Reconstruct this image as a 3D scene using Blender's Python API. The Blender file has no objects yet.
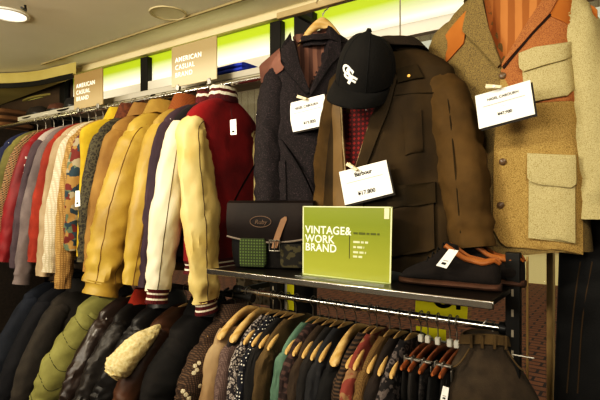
import bpy, math, random
from mathutils import Vector, Matrix, noise

random.seed(7)
PI = math.pi
SC = bpy.context.scene
COL = SC.collection

# ------------------------------------------------------------------ survey of the shop
FOC = 480.0                      # focal length in pixels of a 600 px wide frame
TH = math.atan2(480.0, 679.0)    # camera yaw to the left of the window wall's normal
EYE = 1.45
CT, ST = math.cos(TH), math.sin(TH)

def ratio(px):
    u = (px - 300) / FOC
    return (u * CT - ST) / (u * ST + CT)

def P(px, py, Y):
    """point of the plane y=Y (parallel to the window wall) seen in the photo at px,py"""
    u = (px - 300) / FOC
    v = (200 - py) / FOC
    d = Y / (u * ST + CT)
    return Vector((d * (u * CT - ST), Y, EYE + v * d))

def PZ(px, py, z):
    u = (px - 300) / FOC
    v = (200 - py) / FOC
    d = (z - EYE) / v
    return Vector((d * (u * CT - ST), d * (u * ST + CT), z))

# ------------------------------------------------------------------ materials
MATS = {}
def srgb(h):
    h = h.lstrip('#')
    c = [int(h[i:i + 2], 16) / 255 for i in (0, 2, 4)]
    return tuple((x / 12.92 if x <= .04045 else ((x + .055) / 1.055) ** 2.4) for x in c) + (1,)

def mat(name, c1, c2=None, kind='cloth', scale=1.0, rough=.85, metal=0, bump=.25, emit=0, thr=.5, sheen=0, spec=.3):
    key = (name, c1, c2, kind, scale)
    if key in MATS: return MATS[key]
    m = bpy.data.materials.new(name)
    m.use_nodes = True
    nt = m.node_tree
    N, L = nt.nodes, nt.links
    b = N['Principled BSDF']
    b.inputs['Roughness'].default_value = rough
    b.inputs['Metallic'].default_value = metal
    b.inputs['Specular IOR Level'].default_value = spec
    if sheen:
        b.inputs['Sheen Weight'].default_value = sheen
    A = srgb(c1)
    B = srgb(c2) if c2 else tuple(x * .72 for x in A[:3]) + (1,)
    tc = N.new('ShaderNodeTexCoord')
    mp = N.new('ShaderNodeMapping')
    L.new(tc.outputs['Object'], mp.inputs[0])
    def tnoise(s, det=4, src=None):
        n = N.new('ShaderNodeTexNoise'); n.inputs['Scale'].default_value = s; n.inputs['Detail'].default_value = det
        L.new((src or mp).outputs[0], n.inputs['Vector']); return n
    def ramp(src, stops, interp='LINEAR'):
        r = N.new('ShaderNodeValToRGB'); r.color_ramp.interpolation = interp
        e = r.color_ramp.elements
        e[0].position, e[0].color = stops[0]
        e[1].position, e[1].color = stops[1]
        for p, c in stops[2:]:
            x = e.new(p); x.color = c
        L.new(src, r.inputs[0]); return r
    def wave(s, axis='X', dist=0, prof='SIN', src=None):
        w = N.new('ShaderNodeTexWave'); w.inputs['Scale'].default_value = s
        w.bands_direction = axis; w.inputs['Distortion'].default_value = dist; w.wave_profile = prof
        L.new((src or mp).outputs[0], w.inputs['Vector']); return w
    def voro(s, feat='F1', out='Distance'):
        v = N.new('ShaderNodeTexVoronoi'); v.inputs['Scale'].default_value = s; v.feature = feat
        L.new(mp.outputs[0], v.inputs['Vector']); return v
    col = hgt = None
    if kind == 'plain':
        b.inputs['Base Color'].default_value = A
    elif kind == 'cloth':
        n = tnoise(9 * scale, 5); col = ramp(n.outputs[0], [(.35, B), (.65, A)]).outputs[0]
        hgt = tnoise(160 * scale, 3).outputs[0]
    elif kind == 'leather':
        n = tnoise(5 * scale, 6); col = ramp(n.outputs[0], [(.33, B), (.66, A)]).outputs[0]
        hgt = tnoise(38 * scale, 6).outputs[0]
    elif kind == 'speckle':
        n = tnoise(260 * scale, 2); col = ramp(n.outputs[0], [(thr - .09, B), (thr + .09, A)]).outputs[0]; hgt = n.outputs[0]
    elif kind == 'stripe_x' or kind == 'stripe_y' or kind == 'stripe_z':
        w = wave(scale, kind[-1].upper(), 1.0); col = ramp(w.outputs[0], [(thr - .08, A), (thr + .08, B)]).outputs[0]; hgt = w.outputs[0]
    elif kind == 'knit':
        w = wave(55 * scale, 'Z', 3.0); w2 = wave(45 * scale, 'X', 2.0)
        mx = N.new('ShaderNodeMath'); mx.operation = 'MULTIPLY'; L.new(w.outputs[0], mx.inputs[0]); L.new(w2.outputs[0], mx.inputs[1])
        col = ramp(mx.outputs[0], [(.0, B), (.6, A)]).outputs[0]; hgt = mx.outputs[0]
    elif kind == 'rib':
        w = wave(60 * scale, 'X', .6); w2 = wave(60 * scale, 'Y', .6)
        mx = N.new('ShaderNodeMath'); mx.operation = 'ADD'; L.new(w.outputs[0], mx.inputs[0]); L.new(w2.outputs[0], mx.inputs[1])
        col = ramp(mx.outputs[0], [(.3, B), (1.0, A)]).outputs[0]; hgt = mx.outputs[0]
    elif kind == 'dots':
        v = voro(48 * scale); v.inputs['Randomness'].default_value = .15
        col = ramp(v.outputs['Distance'], [(thr - .04, B), (thr + .04, A)]).outputs[0]
    elif kind == 'paisley':
        v = voro(42 * scale); n = tnoise(70 * scale, 3)
        mx = N.new('ShaderNodeMath'); mx.operation = 'ADD'; L.new(v.outputs['Distance'], mx.inputs[0]); L.new(n.outputs[0], mx.inputs[1])
        col = ramp(mx.outputs[0], [(.6, B), (.72, A), (.95, A), (1.0, B)]).outputs[0]
    elif kind == 'plaid':
        w = wave(7 * scale, 'Z', .2, 'TRI'); w2 = wave(7 * scale, 'X', .2, 'TRI'); w3 = wave(7 * scale, 'Y', .2, 'TRI')
        mx = N.new('ShaderNodeMath'); mx.operation = 'ADD'; L.new(w.outputs[0], mx.inputs[0]); L.new(w2.outputs[0], mx.inputs[1])
        my = N.new('ShaderNodeMath'); my.operation = 'ADD'; L.new(mx.outputs[0], my.inputs[0]); L.new(w3.outputs[0], my.inputs[1])
        dv = N.new('ShaderNodeMath'); dv.operation = 'DIVIDE'; dv.inputs[1].default_value = 2; L.new(mx.outputs[0], dv.inputs[0])
        col = ramp(dv.outputs[0], [(.32, A), (.5, B), (.68, tuple(x * .3 for x in A[:3]) + (1,))]).outputs[0]
    elif kind == 'patch':
        v = voro(9 * scale); v.distance = 'CHEBYCHEV'
        h = N.new('ShaderNodeSeparateColor'); L.new(v.outputs['Color'], h.inputs[0])
        col = ramp(h.outputs[0], [(0, srgb('#5f241d')), (.25, srgb('#8f8166')), (.45, srgb('#26363e')), (.65, srgb('#8f6c3a')), (.85, srgb('#54604a'))], 'CONSTANT').outputs[0]
    elif kind == 'wood':
        mp.inputs['Scale'].default_value = (3, 14, 14)
        n = tnoise(4 * scale, 6); col = ramp(n.outputs[0], [(.35, B), (.65, A)]).outputs[0]; hgt = n.outputs[0]
    elif kind == 'fur':
        n = tnoise(70 * scale, 5); col = ramp(n.outputs[0], [(.3, B), (.62, A)]).outputs[0]; hgt = n.outputs[0]
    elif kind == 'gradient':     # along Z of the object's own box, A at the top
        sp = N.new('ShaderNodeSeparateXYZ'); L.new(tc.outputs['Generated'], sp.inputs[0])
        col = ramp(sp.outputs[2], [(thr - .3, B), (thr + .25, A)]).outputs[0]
    elif kind == 'film':
        sp = N.new('ShaderNodeSeparateXYZ'); L.new(tc.outputs['Generated'], sp.inputs[0])
        col = ramp(sp.outputs[2], [(.22, B), (.72, A), (.93, A), (.98, srgb('#4c5a12'))]).outputs[0]
    elif kind == 'brick':
        bk = N.new('ShaderNodeTexBrick'); bk.inputs['Scale'].default_value = scale
        bk.inputs['Color1'].default_value = A; bk.inputs['Color2'].default_value = tuple(x * .8 for x in A[:3]) + (1,)
        bk.inputs['Mortar'].default_value = B; bk.inputs['Mortar Size'].default_value = .03
        L.new(mp.outputs[0], bk.inputs['Vector']); col = bk.outputs[0]
    if col is not None:
        L.new(col, b.inputs['Base Color'])
    if emit:
        if col is not None: L.new(col, b.inputs['Emission Color'])
        else: b.inputs['Emission Color'].default_value = A
        b.inputs['Emission Strength'].default_value = emit
    if hgt is not None and bump:
        bp = N.new('ShaderNodeBump'); bp.inputs['Strength'].default_value = bump; bp.inputs['Distance'].default_value = .004
        L.new(hgt, bp.inputs['Height']); L.new(bp.outputs[0], b.inputs['Normal'])
    MATS[key] = m
    return m

def glass_mat(name, tint, mixf=.08):
    m = bpy.data.materials.new(name); m.use_nodes = True
    nt = m.node_tree; nt.nodes.clear()
    o = nt.nodes.new('ShaderNodeOutputMaterial'); mx = nt.nodes.new('ShaderNodeMixShader')
    t = nt.nodes.new('ShaderNodeBsdfTransparent'); g = nt.nodes.new('ShaderNodeBsdfGlossy')
    t.inputs[0].default_value = tint; g.inputs[0].default_value = (1, 1, 1, 1); g.inputs['Roughness'].default_value = .02
    mx.inputs[0].default_value = mixf
    nt.links.new(t.outputs[0], mx.inputs[1]); nt.links.new(g.outputs[0], mx.inputs[2]); nt.links.new(mx.outputs[0], o.inputs[0])
    return m

CHROME = mat('chrome', '#d8d4cc', kind='plain', rough=.22, metal=1)
STEEL = mat('dull_steel', '#9a968e', kind='plain', rough=.4, metal=1)
BLACKM = mat('black_metal', '#15130f', kind='plain', rough=.45, metal=.3)
BLACKP = mat('black_plastic', '#100f0d', kind='plain', rough=.4)
WHITEP = mat('white_plastic', '#e6e1d2', kind='plain', rough=.45)
PALEWOOD = mat('pale_wood', '#d8b478', '#bb904f', 'wood', rough=.5)
REDWOOD = mat('red_wood', '#9c5a2e', '#6e3b1c', 'wood', rough=.5)
CARD = mat('white_card', '#f1eee6', kind='plain', rough=.7)
INK = mat('black_ink', '#141210', kind='plain', rough=.8)
PEG = mat('peg_wood', '#e3d5ae', '#c4b084', 'wood', rough=.6)
BRASS = mat('brass', '#b48a48', kind='plain', rough=.35, metal=1)

# ------------------------------------------------------------------ mesh tools
class MB:
    def __init__(s): s.v, s.f, s.m = [], [], []
    def add(s, vs, fs, mi=0):
        o = len(s.v); s.v += [tuple(v) for v in vs]
        for f in fs: s.f.append(tuple(i + o for i in f)); s.m.append(mi)
    def loft(s, rings, closed=True, cap0=False, cap1=False, mi=0):
        n = len(rings[0]); vs = [p for r in rings for p in r]; fs = []; ms = []
        for i in range(len(rings) - 1):
            for j in range(n if closed else n - 1):
                k = (j + 1) % n
                fs.append((i * n + j, i * n + k, (i + 1) * n + k, (i + 1) * n + j)); ms.append(mi[i] if isinstance(mi, (list, tuple)) else mi)
        m0 = mi[0] if isinstance(mi, (list, tuple)) else mi
        if cap0: fs.append(tuple(range(n))[::-1]); ms.append(m0)
        if cap1: fs.append(tuple((len(rings) - 1) * n + j for j in range(n))); ms.append(m0)
        o = len(s.v); s.v += [tuple(v) for v in vs]
        for f, m in zip(fs, ms): s.f.append(tuple(i + o for i in f)); s.m.append(m)
    def tube(s, path, r, n=8, mi=0, caps=True):
        path = [Vector(p) for p in path]; rings = []
        t = (path[1] - path[0]).normalized()
        up = Vector((0, 0, 1)) if abs(t.z) < .9 else Vector((1, 0, 0))
        a = t.cross(up).normalized()
        for i, p in enumerate(path):
            q0, q1 = path[max(i - 1, 0)], path[min(i + 1, len(path) - 1)]
            t = (q1 - q0).normalized(); a = (a - t * a.dot(t)).normalized(); b = t.cross(a)
            rr = r[i] if isinstance(r, (list, tuple)) else r
            rings.append([p + (a * math.cos(x) + b * math.sin(x)) * rr for x in [2 * PI * k / n for k in range(n)]])
        s.loft(rings, True, caps, caps, mi)
    def box(s, c, d, R=None, mi=0):
        c = Vector(c); vs = []
        for x in (-.5, .5):
            for y in (-.5, .5):
                for z in (-.5, .5):
                    v = Vector((x * d[0], y * d[1], z * d[2]))
                    vs.append(c + (R @ v if R else v))
        s.add(vs, [(0, 1, 3, 2), (4, 6, 7, 5), (0, 4, 5, 1), (2, 3, 7, 6), (0, 2, 6, 4), (1, 5, 7, 3)], mi)
    def plate(s, pts, off, mi=0):
        """closed outline extruded by the vector off"""
        pts = [Vector(p) for p in pts]; off = Vector(off); n = len(pts)
        fs = [tuple(range(n))[::-1], tuple(range(n, 2 * n))] + [(i, (i + 1) % n, (i + 1) % n + n, i + n) for i in range(n)]
        s.add(pts + [p + off for p in pts], fs, mi)
    def build(s, name, mats, parent=None, bevel=0, sharp=38, loc=None):
        me = bpy.data.meshes.new(name); me.from_pydata(s.v, [], s.f)
        if not isinstance(mats, (list, tuple)): mats = [mats]
        for m in mats: me.materials.append(m)
        me.polygons.foreach_set('material_index', s.m)
        me.polygons.foreach_set('use_smooth', [True] * len(s.f))
        import bmesh
        bm = bmesh.new(); bm.from_mesh(me); bmesh.ops.recalc_face_normals(bm, faces=bm.faces); bm.to_mesh(me); bm.free()
        try: me.set_sharp_from_angle(angle=math.radians(sharp))
        except Exception: pass
        me.update()
        o = bpy.data.objects.new(name, me); COL.objects.link(o)
        if loc is not None: o.location = loc
        if parent is not None: o.parent = parent
        if bevel:
            md = o.modifiers.new('bevel', 'BEVEL'); md.width = bevel; md.segments = 2; md.limit_method = 'ANGLE'
        return o

def tag(o, label=None, cat=None, group=None, kind=None):
    if label: o['label'] = label
    if cat: o['category'] = cat
    if group: o['group'] = group
    if kind: o['kind'] = kind
    return o

def thing(name, label, cat, loc, rz=0, group=None):
    o = bpy.data.objects.new(name, None); COL.objects.link(o)
    o.empty_display_size = .05
    o.location = loc; o.rotation_euler = (0, 0, rz)
    return tag(o, label, cat, group)

def struct(o): return tag(o, kind='structure')

def text_obj(name, s, size, loc, rot, m, parent=None, align='LEFT', ext=.0006, spacing=1.0, shear=0, bold=0):
    cu = bpy.data.curves.new(name, 'FONT'); cu.body = s; cu.size = size; cu.align_x = align; cu.extrude = ext
    cu.space_character = spacing; cu.shear = shear; cu.offset = bold; cu.space_line = .82
    tmp = bpy.data.objects.new(name, cu); COL.objects.link(tmp)
    dg = bpy.context.evaluated_depsgraph_get(); dg.update()
    me = bpy.data.meshes.new_from_object(tmp.evaluated_get(dg))
    bpy.data.objects.remove(tmp)
    me.materials.clear(); me.materials.append(m)
    o = bpy.data.objects.new(name, me); COL.objects.link(o)
    o.location = loc; o.rotation_euler = rot
    if parent is not None: o.parent = parent
    return o

def lerp(a, b, t): return a + (b - a) * t
def interp(tab, x):
    """tab: rows (x, ...) ascending; smooth interpolation"""
    if x <= tab[0][0]: return tab[0][1:]
    for a, b in zip(tab, tab[1:]):
        if x <= b[0]:
            t = (x - a[0]) / (b[0] - a[0])
            return tuple(lerp(p, q, t) for p, q in zip(a[1:], b[1:]))
    return tab[-1][1:]
def catmull(pts, n):
    pts = [Vector(p) for p in pts]; out = []
    q = [pts[0] * 2 - pts[1]] + pts + [pts[-1] * 2 - pts[-2]]
    for i in range(1, len(q) - 2):
        for k in range(n):
            t = k / n
            a, b, c, d = q[i - 1], q[i], q[i + 1], q[i + 2]
            out.append(.5 * ((2 * b) + (c - a) * t + (2 * a - 5 * b + 4 * c - d) * t * t + (3 * b - a - 3 * c + d) * t ** 3))
    out.append(pts[-1]); return out
def sstep(a, b, x):
    t = min(1, max(0, (x - a) / (b - a))); return t * t * (3 - 2 * t)

# ------------------------------------------------------------------ garments
class Body:
    """surface of a hanging garment; local x = across the shoulders, z = down from the neck, y = thickness"""
    def __init__(s, nw=.075, sw=.21, drop=.075, L=.66, d=.055, hemw=.235, hemd=.07, seed=0, fold=.008, nexp=2.6, freq=26, V=None, vdepth=.03, fs=1):
        s.tab = [(0, nw, d * .8), (drop * .25, lerp(nw, sw, .38), d * .85), (drop * .6, lerp(nw, sw, .74), d * .9), (drop, sw, d), (drop + .04, sw + .008, d * 1.05), (.16 + drop, sw + .0, d * 1.12),
                 (L * .6, lerp(sw, hemw, .45), lerp(d * 1.1, hemd, .5)), (L, hemw, hemd)]
        s.L, s.seed, s.fold, s.n, s.freq, s.V, s.vd, s.fs, s.drop = L, seed, fold, nexp, freq, V, vdepth, fs, drop
    def dims(s, t): return interp(s.tab, t)
    def disp(s, x, side, t):
        k = sstep(s.drop * .8, s.L * .7, t)
        v = Vector((x * 5, side * 3 + s.seed * 7.3, t * 1.6 + s.seed))
        a = noise.noise(v * 2.2) * s.fold * 1.1 + math.sin(x * s.freq + 2.5 * noise.noise(v) * 2 + s.seed) * s.fold * k
        a += noise.noise(Vector((x * 22, side + s.seed, t * 14))) * s.fold * .45
        return a
    def vin(s, x, t):
        if not s.V: return 0
        r = rowspan(s.V, -t)
        if not r: return 0
        return sstep(0, .012, min(x - r[0], r[1] - x))
    def y(s, x, t, side):
        w, d = s.dims(t)
        q = max(0.0, 1 - min(1, abs(x / w)) ** s.n) ** (1 / s.n)
        yy = d * q + s.disp(x, side, t) * (.2 + .8 * q)
        if side == s.fs and s.V: yy -= s.vd * s.vin(x, t) * q
        return side * yy
    def mesh(s, mb, rows=36, cols=44, mi=0, t0=0.0, t1=None, off=0):
        t1 = t1 or s.L; rings = []
        for i in range(rows + 1):
            f = i / rows
            t = t0 + (t1 - t0) * (f ** 1.35 if t0 == 0 else f)
            w, d = s.dims(t); ring = []
            for j in range(cols):
                a = 2 * PI * (j + .5) / cols
                c, sn = math.cos(a), math.sin(a)
                x = (w + off) * math.copysign(abs(c) ** .8, c)
                side = 1 if sn >= 0 else -1
                y = s.y(x * w / (w + off), t, side) + side * off
                hem = .012 * math.sin(x * 14 + s.seed) * (t / s.L) ** 6
                ring.append((x, y, -t + hem))
            rings.append(ring)
        mb.loft(rings, True, False, False, mi)
    def drape(s, mb, poly, off=.004, th=.004, side=None, mi=0, res=.011):
        """polygon (x,z) laid on the front"""
        side = side or s.fs
        zs = [p[1] for p in poly]; z0, z1 = max(zs), min(zs)
        nr = max(3, int((z0 - z1) / res)); nc = max(4, int((max(p[0] for p in poly) - min(p[0] for p in poly)) / res))
        front, back = [], []
        for i in range(nr + 1):
            z = lerp(z0 - 1e-4, z1 + 1e-4, i / nr)
            r = rowspan(poly, z)
            if not r: continue
            fr, bk = [], []
            for j in range(nc + 1):
                x = lerp(r[0], r[1], j / nc)
                yb = s.y(x, max(0, -z), side)
                fr.append((x, yb + side * (off + th), z)); bk.append((x, yb + side * off * .2 - side * .003, z))
            front.append(fr); back.append(bk)
        rings = [f + b[::-1] for f, b in zip(front, back)]
        mb.loft(rings, True, True, True, mi)

def rowspan(poly, z):
    xs = []
    n = len(poly)
    for i in range(n):
        (xa, za), (xb, zb) = poly[i], poly[(i + 1) % n]
        if (za <= z < zb) or (zb <= z < za):
            xs.append(xa + (xb - xa) * (z - za) / (zb - za))
    if len(xs) < 2: return None
    return min(xs), max(xs)

def sleeve(mb, pts, ra, rb, n=30, seg=18, seed=0, wr=.006, mi=0, cap=True, flare=None):
    """tube of oval section along pts; ra in the plane of the shoulders, rb in thickness (lists by point)"""
    path = catmull(pts, seg); m = len(path); rings = []
    ta = [(i / (len(ra) - 1), ra[i], rb[i]) for i in range(len(ra))]
    Yv = Vector((0, 1, 0))
    for i, p in enumerate(path):
        f = i / (m - 1)
        t = (path[min(i + 1, m - 1)] - path[max(i - 1, 0)]).normalized()
        sx = Yv.cross(t).normalized(); sy = t.cross(sx)
        a, b = interp(ta, f); ring = []
        for k in range(n):
            q = 2 * PI * k / n
            w = wr * (noise.noise(Vector((math.cos(q) * 1.2 + seed * 3, math.sin(q) * 1.2, f * 7 + seed))) * 1.0
                      + .6 * noise.noise(Vector((math.cos(q) * 2.5, math.sin(q) * 2.5 + seed, f * 26))) )
            cr = abs(noise.noise(Vector((math.cos(q) * 1.1 + seed, f * 6 + math.sin(q) * 1.2, seed * 1.7 + math.sin(q)))))
            w += wr * 1.1 * (.35 - 2.0 * max(0, .35 - cr)) * sstep(.05, .25, f)
            cr = abs(noise.noise(Vector((math.sin(q) * .9 - seed, f * 12 + math.cos(q) * 1.6, seed * .7))))
            w += wr * 1.0 * (.3 - 2.2 * max(0, .3 - cr)) * sstep(.35, .75, f)
            w += wr * .55 * math.sin(f * 75 + 2 * math.sin(q + seed) + 3 * noise.noise(Vector((q, f * 8, seed)))) * sstep(.72, .95, f)
            ring.append(p + sx * math.cos(q) * (a + w) + sy * math.sin(q) * (b + w))
        rings.append(ring)
    mb.loft(rings, True, True, cap, mi)
    return path

def collar(mb, nw, d, h=.05, kind='fold', mi=0, z=0, flare=.03, rows=None):
    if kind == 'stand': prof = [(0, -.012), (.004, 0), (.002, h * .25), (0, h * .5), (-.002, h * .75), (-.004, h), (-.012, h - .003), (-.012, h * .4)]
    else: prof = [(.0, -.02), (-.004, h * .5), (-.002, h), (.006, h + .004), (flare * .6, h * .6), (flare, h * .05), (flare + .01, -h * .35), (flare + .004, -h * .38), (flare - .002, 0)]
    rings = []; n = 36
    for j, (r, zz) in enumerate(prof):
        rings.append([((nw + r) * math.cos(2 * PI * k / n), (d + r) * math.sin(2 * PI * k / n), z + zz + .006 * noise.noise(Vector((k * .4, zz * 9, nw * 50)))) for k in range(n)])
    mb.loft(rings, True, False, False, rows if rows else mi)

def hook(mb, z0, rr=.019, w=.0022, mi=0):
    pts = [(0, 0, z0), (0, 0, -rr * 1.4)] + [(rr * math.sin(a) , 0, rr * math.cos(a)) for a in [PI * 1.0 - PI * .12 - k * PI * 1.45 / 10 + PI * .12 for k in range(0)]]
    # question-mark hook, opening in the plane of the hanger
    arc = [(rr * math.cos(a), 0, rr * math.sin(a)) for a in [(-70 + k * 22) * PI / 180 for k in range(12)]]
    pts = [(0, 0, z0), (0, 0, -rr * 1.9), (rr * .15, 0, -rr * 1.35)] + arc
    mb.tube(pts, w, 6, mi)

def yoke(mb, half, zc, drop, h0=.034, h1=.024, t0=.012, t1=.02, mi=0, bow=.015, n=15):
    rings = []
    for i in range(2 * n + 1):
        f = (i - n) / n; x = f * half; a = abs(f)
        z = zc - drop * (a ** 1.5); h = lerp(h0, h1, a); t = lerp(t0, t1, a); y = bow * a * a
        if i in (0, 2 * n): h *= .6; t *= .6
        rings.append([(x, y + t / 2 * math.cos(q), z - h / 2 + h / 2 * math.sin(q)) for q in [2 * PI * k / 10 for k in range(10)]])
    mb.loft(rings, True, True, True, mi)

def make_hanger(loc, rz, label, group, m=None, half=.205, drop=.085, z0=-.07, hookm=None, big=False, bar=False):
    t = thing('coat_hanger', label, 'hanger', loc, rz, group)
    b = MB(); hook(b, z0 - .01); b.build('hook', hookm or STEEL, t)
    b = MB()
    if big: yoke(b, half, z0, drop, .045, .03, .016, .042, bow=.02)
    else: yoke(b, half, z0, drop)
    b.build('yoke', m or PALEWOOD, t, sharp=60)
    return t

RAILY = 1.60
def rail_coat(name, label, cat, p, group, body, slv=None, cuff=None, rail=(RAILY, 1.98), Ysh=1.37, cuffpx=None, dy=0.0,
              slen=.62, nw=.075, sw=.205, drop=.085, L=.70, d=.045, sr=.07, sb=.045, coll=None, collm=None, hem=None, short=None,
              hangm=None, hookm=None, nd=.085, fold=.007, cuffm=None, hx=None, seed=None, hanger_group='hangers on the upper left rail', sleeves=True,
              big=False, hangdesc='plastic', wr=.005, collh=.05, rb_cuff=.034, back=None, half=.19, cl=.06, yz=None, hdrop=None):
    Y0, Z0 = rail
    X = Ysh * ratio(p) if hx is None else Y0 * ratio(hx)
    seed = seed if seed is not None else (int(p * 7) % 97) + 1
    root = thing(name, label, cat, (X, Y0, Z0 - nd), -PI / 2, group)
    B = Body(nw=nw, sw=sw, drop=drop, L=L, d=d, hemw=sw + .02, hemd=d * 1.15, seed=seed, fold=fold)
    mb = MB(); B.mesh(mb); mb.build('body', body, root)
    sm = slv or body
    if sleeves:
        for sgn in (1, -1):
            if sgn == 1 and cuffpx:
                Xc = X + dy; Yc = Xc / ratio(cuffpx[0]); dep = Yc / ((cuffpx[0] - 300) / FOC * ST + CT)
                zc = EYE + (200 - cuffpx[1]) / FOC * dep - (Z0 - nd)
                end = Vector((Y0 - Yc, dy, zc))
            else:
                end = Vector((sgn * (sw + .06), dy * .5, -drop - slen))
            s0 = Vector((sgn * (sw - .02 - sr * .75), 0, -drop - .02 - sr * .25))
            s1 = Vector((sgn * (sw + .045 - sr * .8), 0, -drop - .06 - sr * .45))
            mid = s1.lerp(end, .5) + Vector((sgn * .012, dy * .25 + .008, .0))
            mb = MB()
            ra = [sr * .62, sr * .85, sr * .98, sr * .66]; rb = [sb * .8, sb, sb * 1.05, rb_cuff]
            pth = sleeve(mb, [s0, s1, mid, end], ra, rb, seed=seed + sgn, wr=wr)
            so = mb.build('sleeve', sm, root)
            if cuff:
                dirv = (pth[-1] - pth[-3]).normalized()
                mb = MB(); c0 = pth[-1] - dirv * .01; rings = []; ms = []
                seq = cuff if isinstance(cuff, list) else [0] * 6
                sx = Vector((0, 1, 0)).cross(dirv).normalized(); sy = dirv.cross(sx)
                for k in range(len(seq) + 1):
                    f = k / len(seq); rr = sr * lerp(.66, .56, math.sin(f * PI)) + .003
                    if f == 1: rr *= .93
                    rings.append([c0 + dirv * cl * f + sx * math.cos(2 * PI * q / 20) * rr + sy * math.sin(2 * PI * q / 20) * (rb_cuff * rr / (sr * .66) + .003) for q in range(20)])
                mb.loft(rings, True, False, True, seq)
                mb.build('cuff', cuffm or sm, so)
    if coll:
        mb = MB()
        if isinstance(coll, list): collar(mb, nw + .003, d * .8 + .006, collh, 'stand', rows=coll, z=.004)
        else: collar(mb, nw + .003, d * .8 + .004, collh, coll)
        mb.build('collar', collm or body, root)
    if hem:
        mb = MB(); B.tab[-1] = (L, sw + .02, d * 1.15)
        hl = .055; rings = []
        seq = hem if isinstance(hem, list) else [0] * 6
        for k in range(len(seq) + 1):
            f = k / len(seq); w = sw + .02 - .012 * math.sin(f * PI) + .003; dd = d * 1.15 + .004
            rings.append([(w * math.copysign(abs(math.cos(a)) ** .8, math.cos(a)), dd * math.sin(a), -L - hl * f + .008) for a in [2 * PI * (q + .5) / 44 for q in range(44)]])
        mb.loft(rings, True, False, True, seq); mb.build('hem_band', cuffm or body, root)
    short = short or label
    make_hanger((X, Y0, Z0), -PI / 2, '%s hanger carrying the %s' % (hangdesc, short), hanger_group, hangm or WHITEP, half=half, drop=hdrop or drop,
                z0=yz if yz else -nd + .005, hookm=hookm, big=big)
    return root, B, X

# ================================================================== SETTING
CEIL = 2.46
WINY = 2.06
X0, X1 = -4.9, 1.9
YB = -2.6
mb = MB(); mb.box(((X0 + X1) / 2, (WINY + YB) / 2, -.05), (X1 - X0, WINY - YB + .2, .1)); struct(mb.build('floor', mat('floor_boards', '#4a3a2a', '#332618', 'wood', rough=.5)))
mb = MB(); mb.box(((X0 + X1) / 2, (WINY + YB) / 2, CEIL + .05), (X1 - X0 + .2, WINY - YB + .2, .1)); struct(mb.build('ceiling', mat('ceiling_paint', '#e2dac0', '#dbd2b6', 'cloth', scale=.15, bump=.05, rough=.9)))
WALLM = mat('brown_wall', '#4a3a28', '#3a2c1d', 'cloth', scale=.3, bump=.05)
CREAMW = mat('cream_wall', '#6d5f45', '#62553c', 'cloth', scale=.3, bump=.05)
mb = MB(); mb.box((X0 - .05, (WINY + YB) / 2, CEIL / 2), (.1, WINY - YB + .2, CEIL)); struct(mb.build('wall_left', WALLM))
mb = MB(); mb.box((X1 + .05, (WINY + YB) / 2, CEIL / 2), (.1, WINY - YB + .2, CEIL)); struct(mb.build('wall_right', CREAMW))
mb = MB(); mb.box(((X0 + X1) / 2, YB - .05, CEIL / 2), (X1 - X0, .1, CEIL)); struct(mb.build('wall_front', CREAMW))
# solid wall left of the shop window
WX = -3.62
mb = MB(); mb.box(((X0 + WX) / 2, WINY + .05, CEIL / 2), (WX - X0, .1, CEIL)); struct(mb.build('wall_back', WALLM))
# shop window: frame, glass, film with its backlight put in as emission
mb = MB()
mb.box(((WX + X1) / 2, WINY, 2.44), (X1 - WX, .1, .045))
mb.box(((WX + X1) / 2, WINY - .055, 2.422), (X1 - WX, .02, .02))
struct(mb.build('trim_1', mat('window_header_paint', '#cfc096', '#c7b78c', 'cloth', scale=.3, bump=.03)))
mb = MB(); mb.box(((WX + X1) / 2, WINY + .015, 1.2), (X1 - WX, .006, 2.4)); struct(mb.build('window_1', glass_mat('window_glass', (.93, .95, .92, 1), .02)))
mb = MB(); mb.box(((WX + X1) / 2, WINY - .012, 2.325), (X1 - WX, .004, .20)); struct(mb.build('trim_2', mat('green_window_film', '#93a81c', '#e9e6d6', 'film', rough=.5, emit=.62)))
mb = MB(); mb.box(((WX + X1) / 2, WINY - .03, 2.205), (X1 - WX, .04, .055)); struct(mb.build('trim_3', mat('white_transom', '#dcd6c4', kind='plain', rough=.5)))
mb = MB(); mb.box(((WX + X1) / 2, WINY, .06), (X1 - WX, .1, .12)); struct(mb.build('trim_4', BLACKM))
k = 5
for px in (66, 148, 279, 307):
    X = WINY * .99 * ratio(px)
    mb = MB(); mb.box((X, WINY - .035, 1.2), (.075 if px < 300 else .12, .04, 2.4)); struct(mb.build('trim_%d' % k, BLACKM, bevel=.004)); k += 1
GOLD = mat('pale_gold_frame', '#b89a62', '#9c7f4c', 'cloth', scale=.6, bump=.05, rough=.45)
mb = MB(); mb.box((WINY * ratio(552), WINY - .03, 1.2), (.022, .06, 2.4)); struct(mb.build('trim_%d' % k, GOLD, bevel=.003)); k += 1
mb = MB(); mb.box((WINY * ratio(519), WINY - .03, 1.2), (.008, .04, 2.4)); struct(mb.build('trim_%d' % k, GOLD)); k += 1
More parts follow.
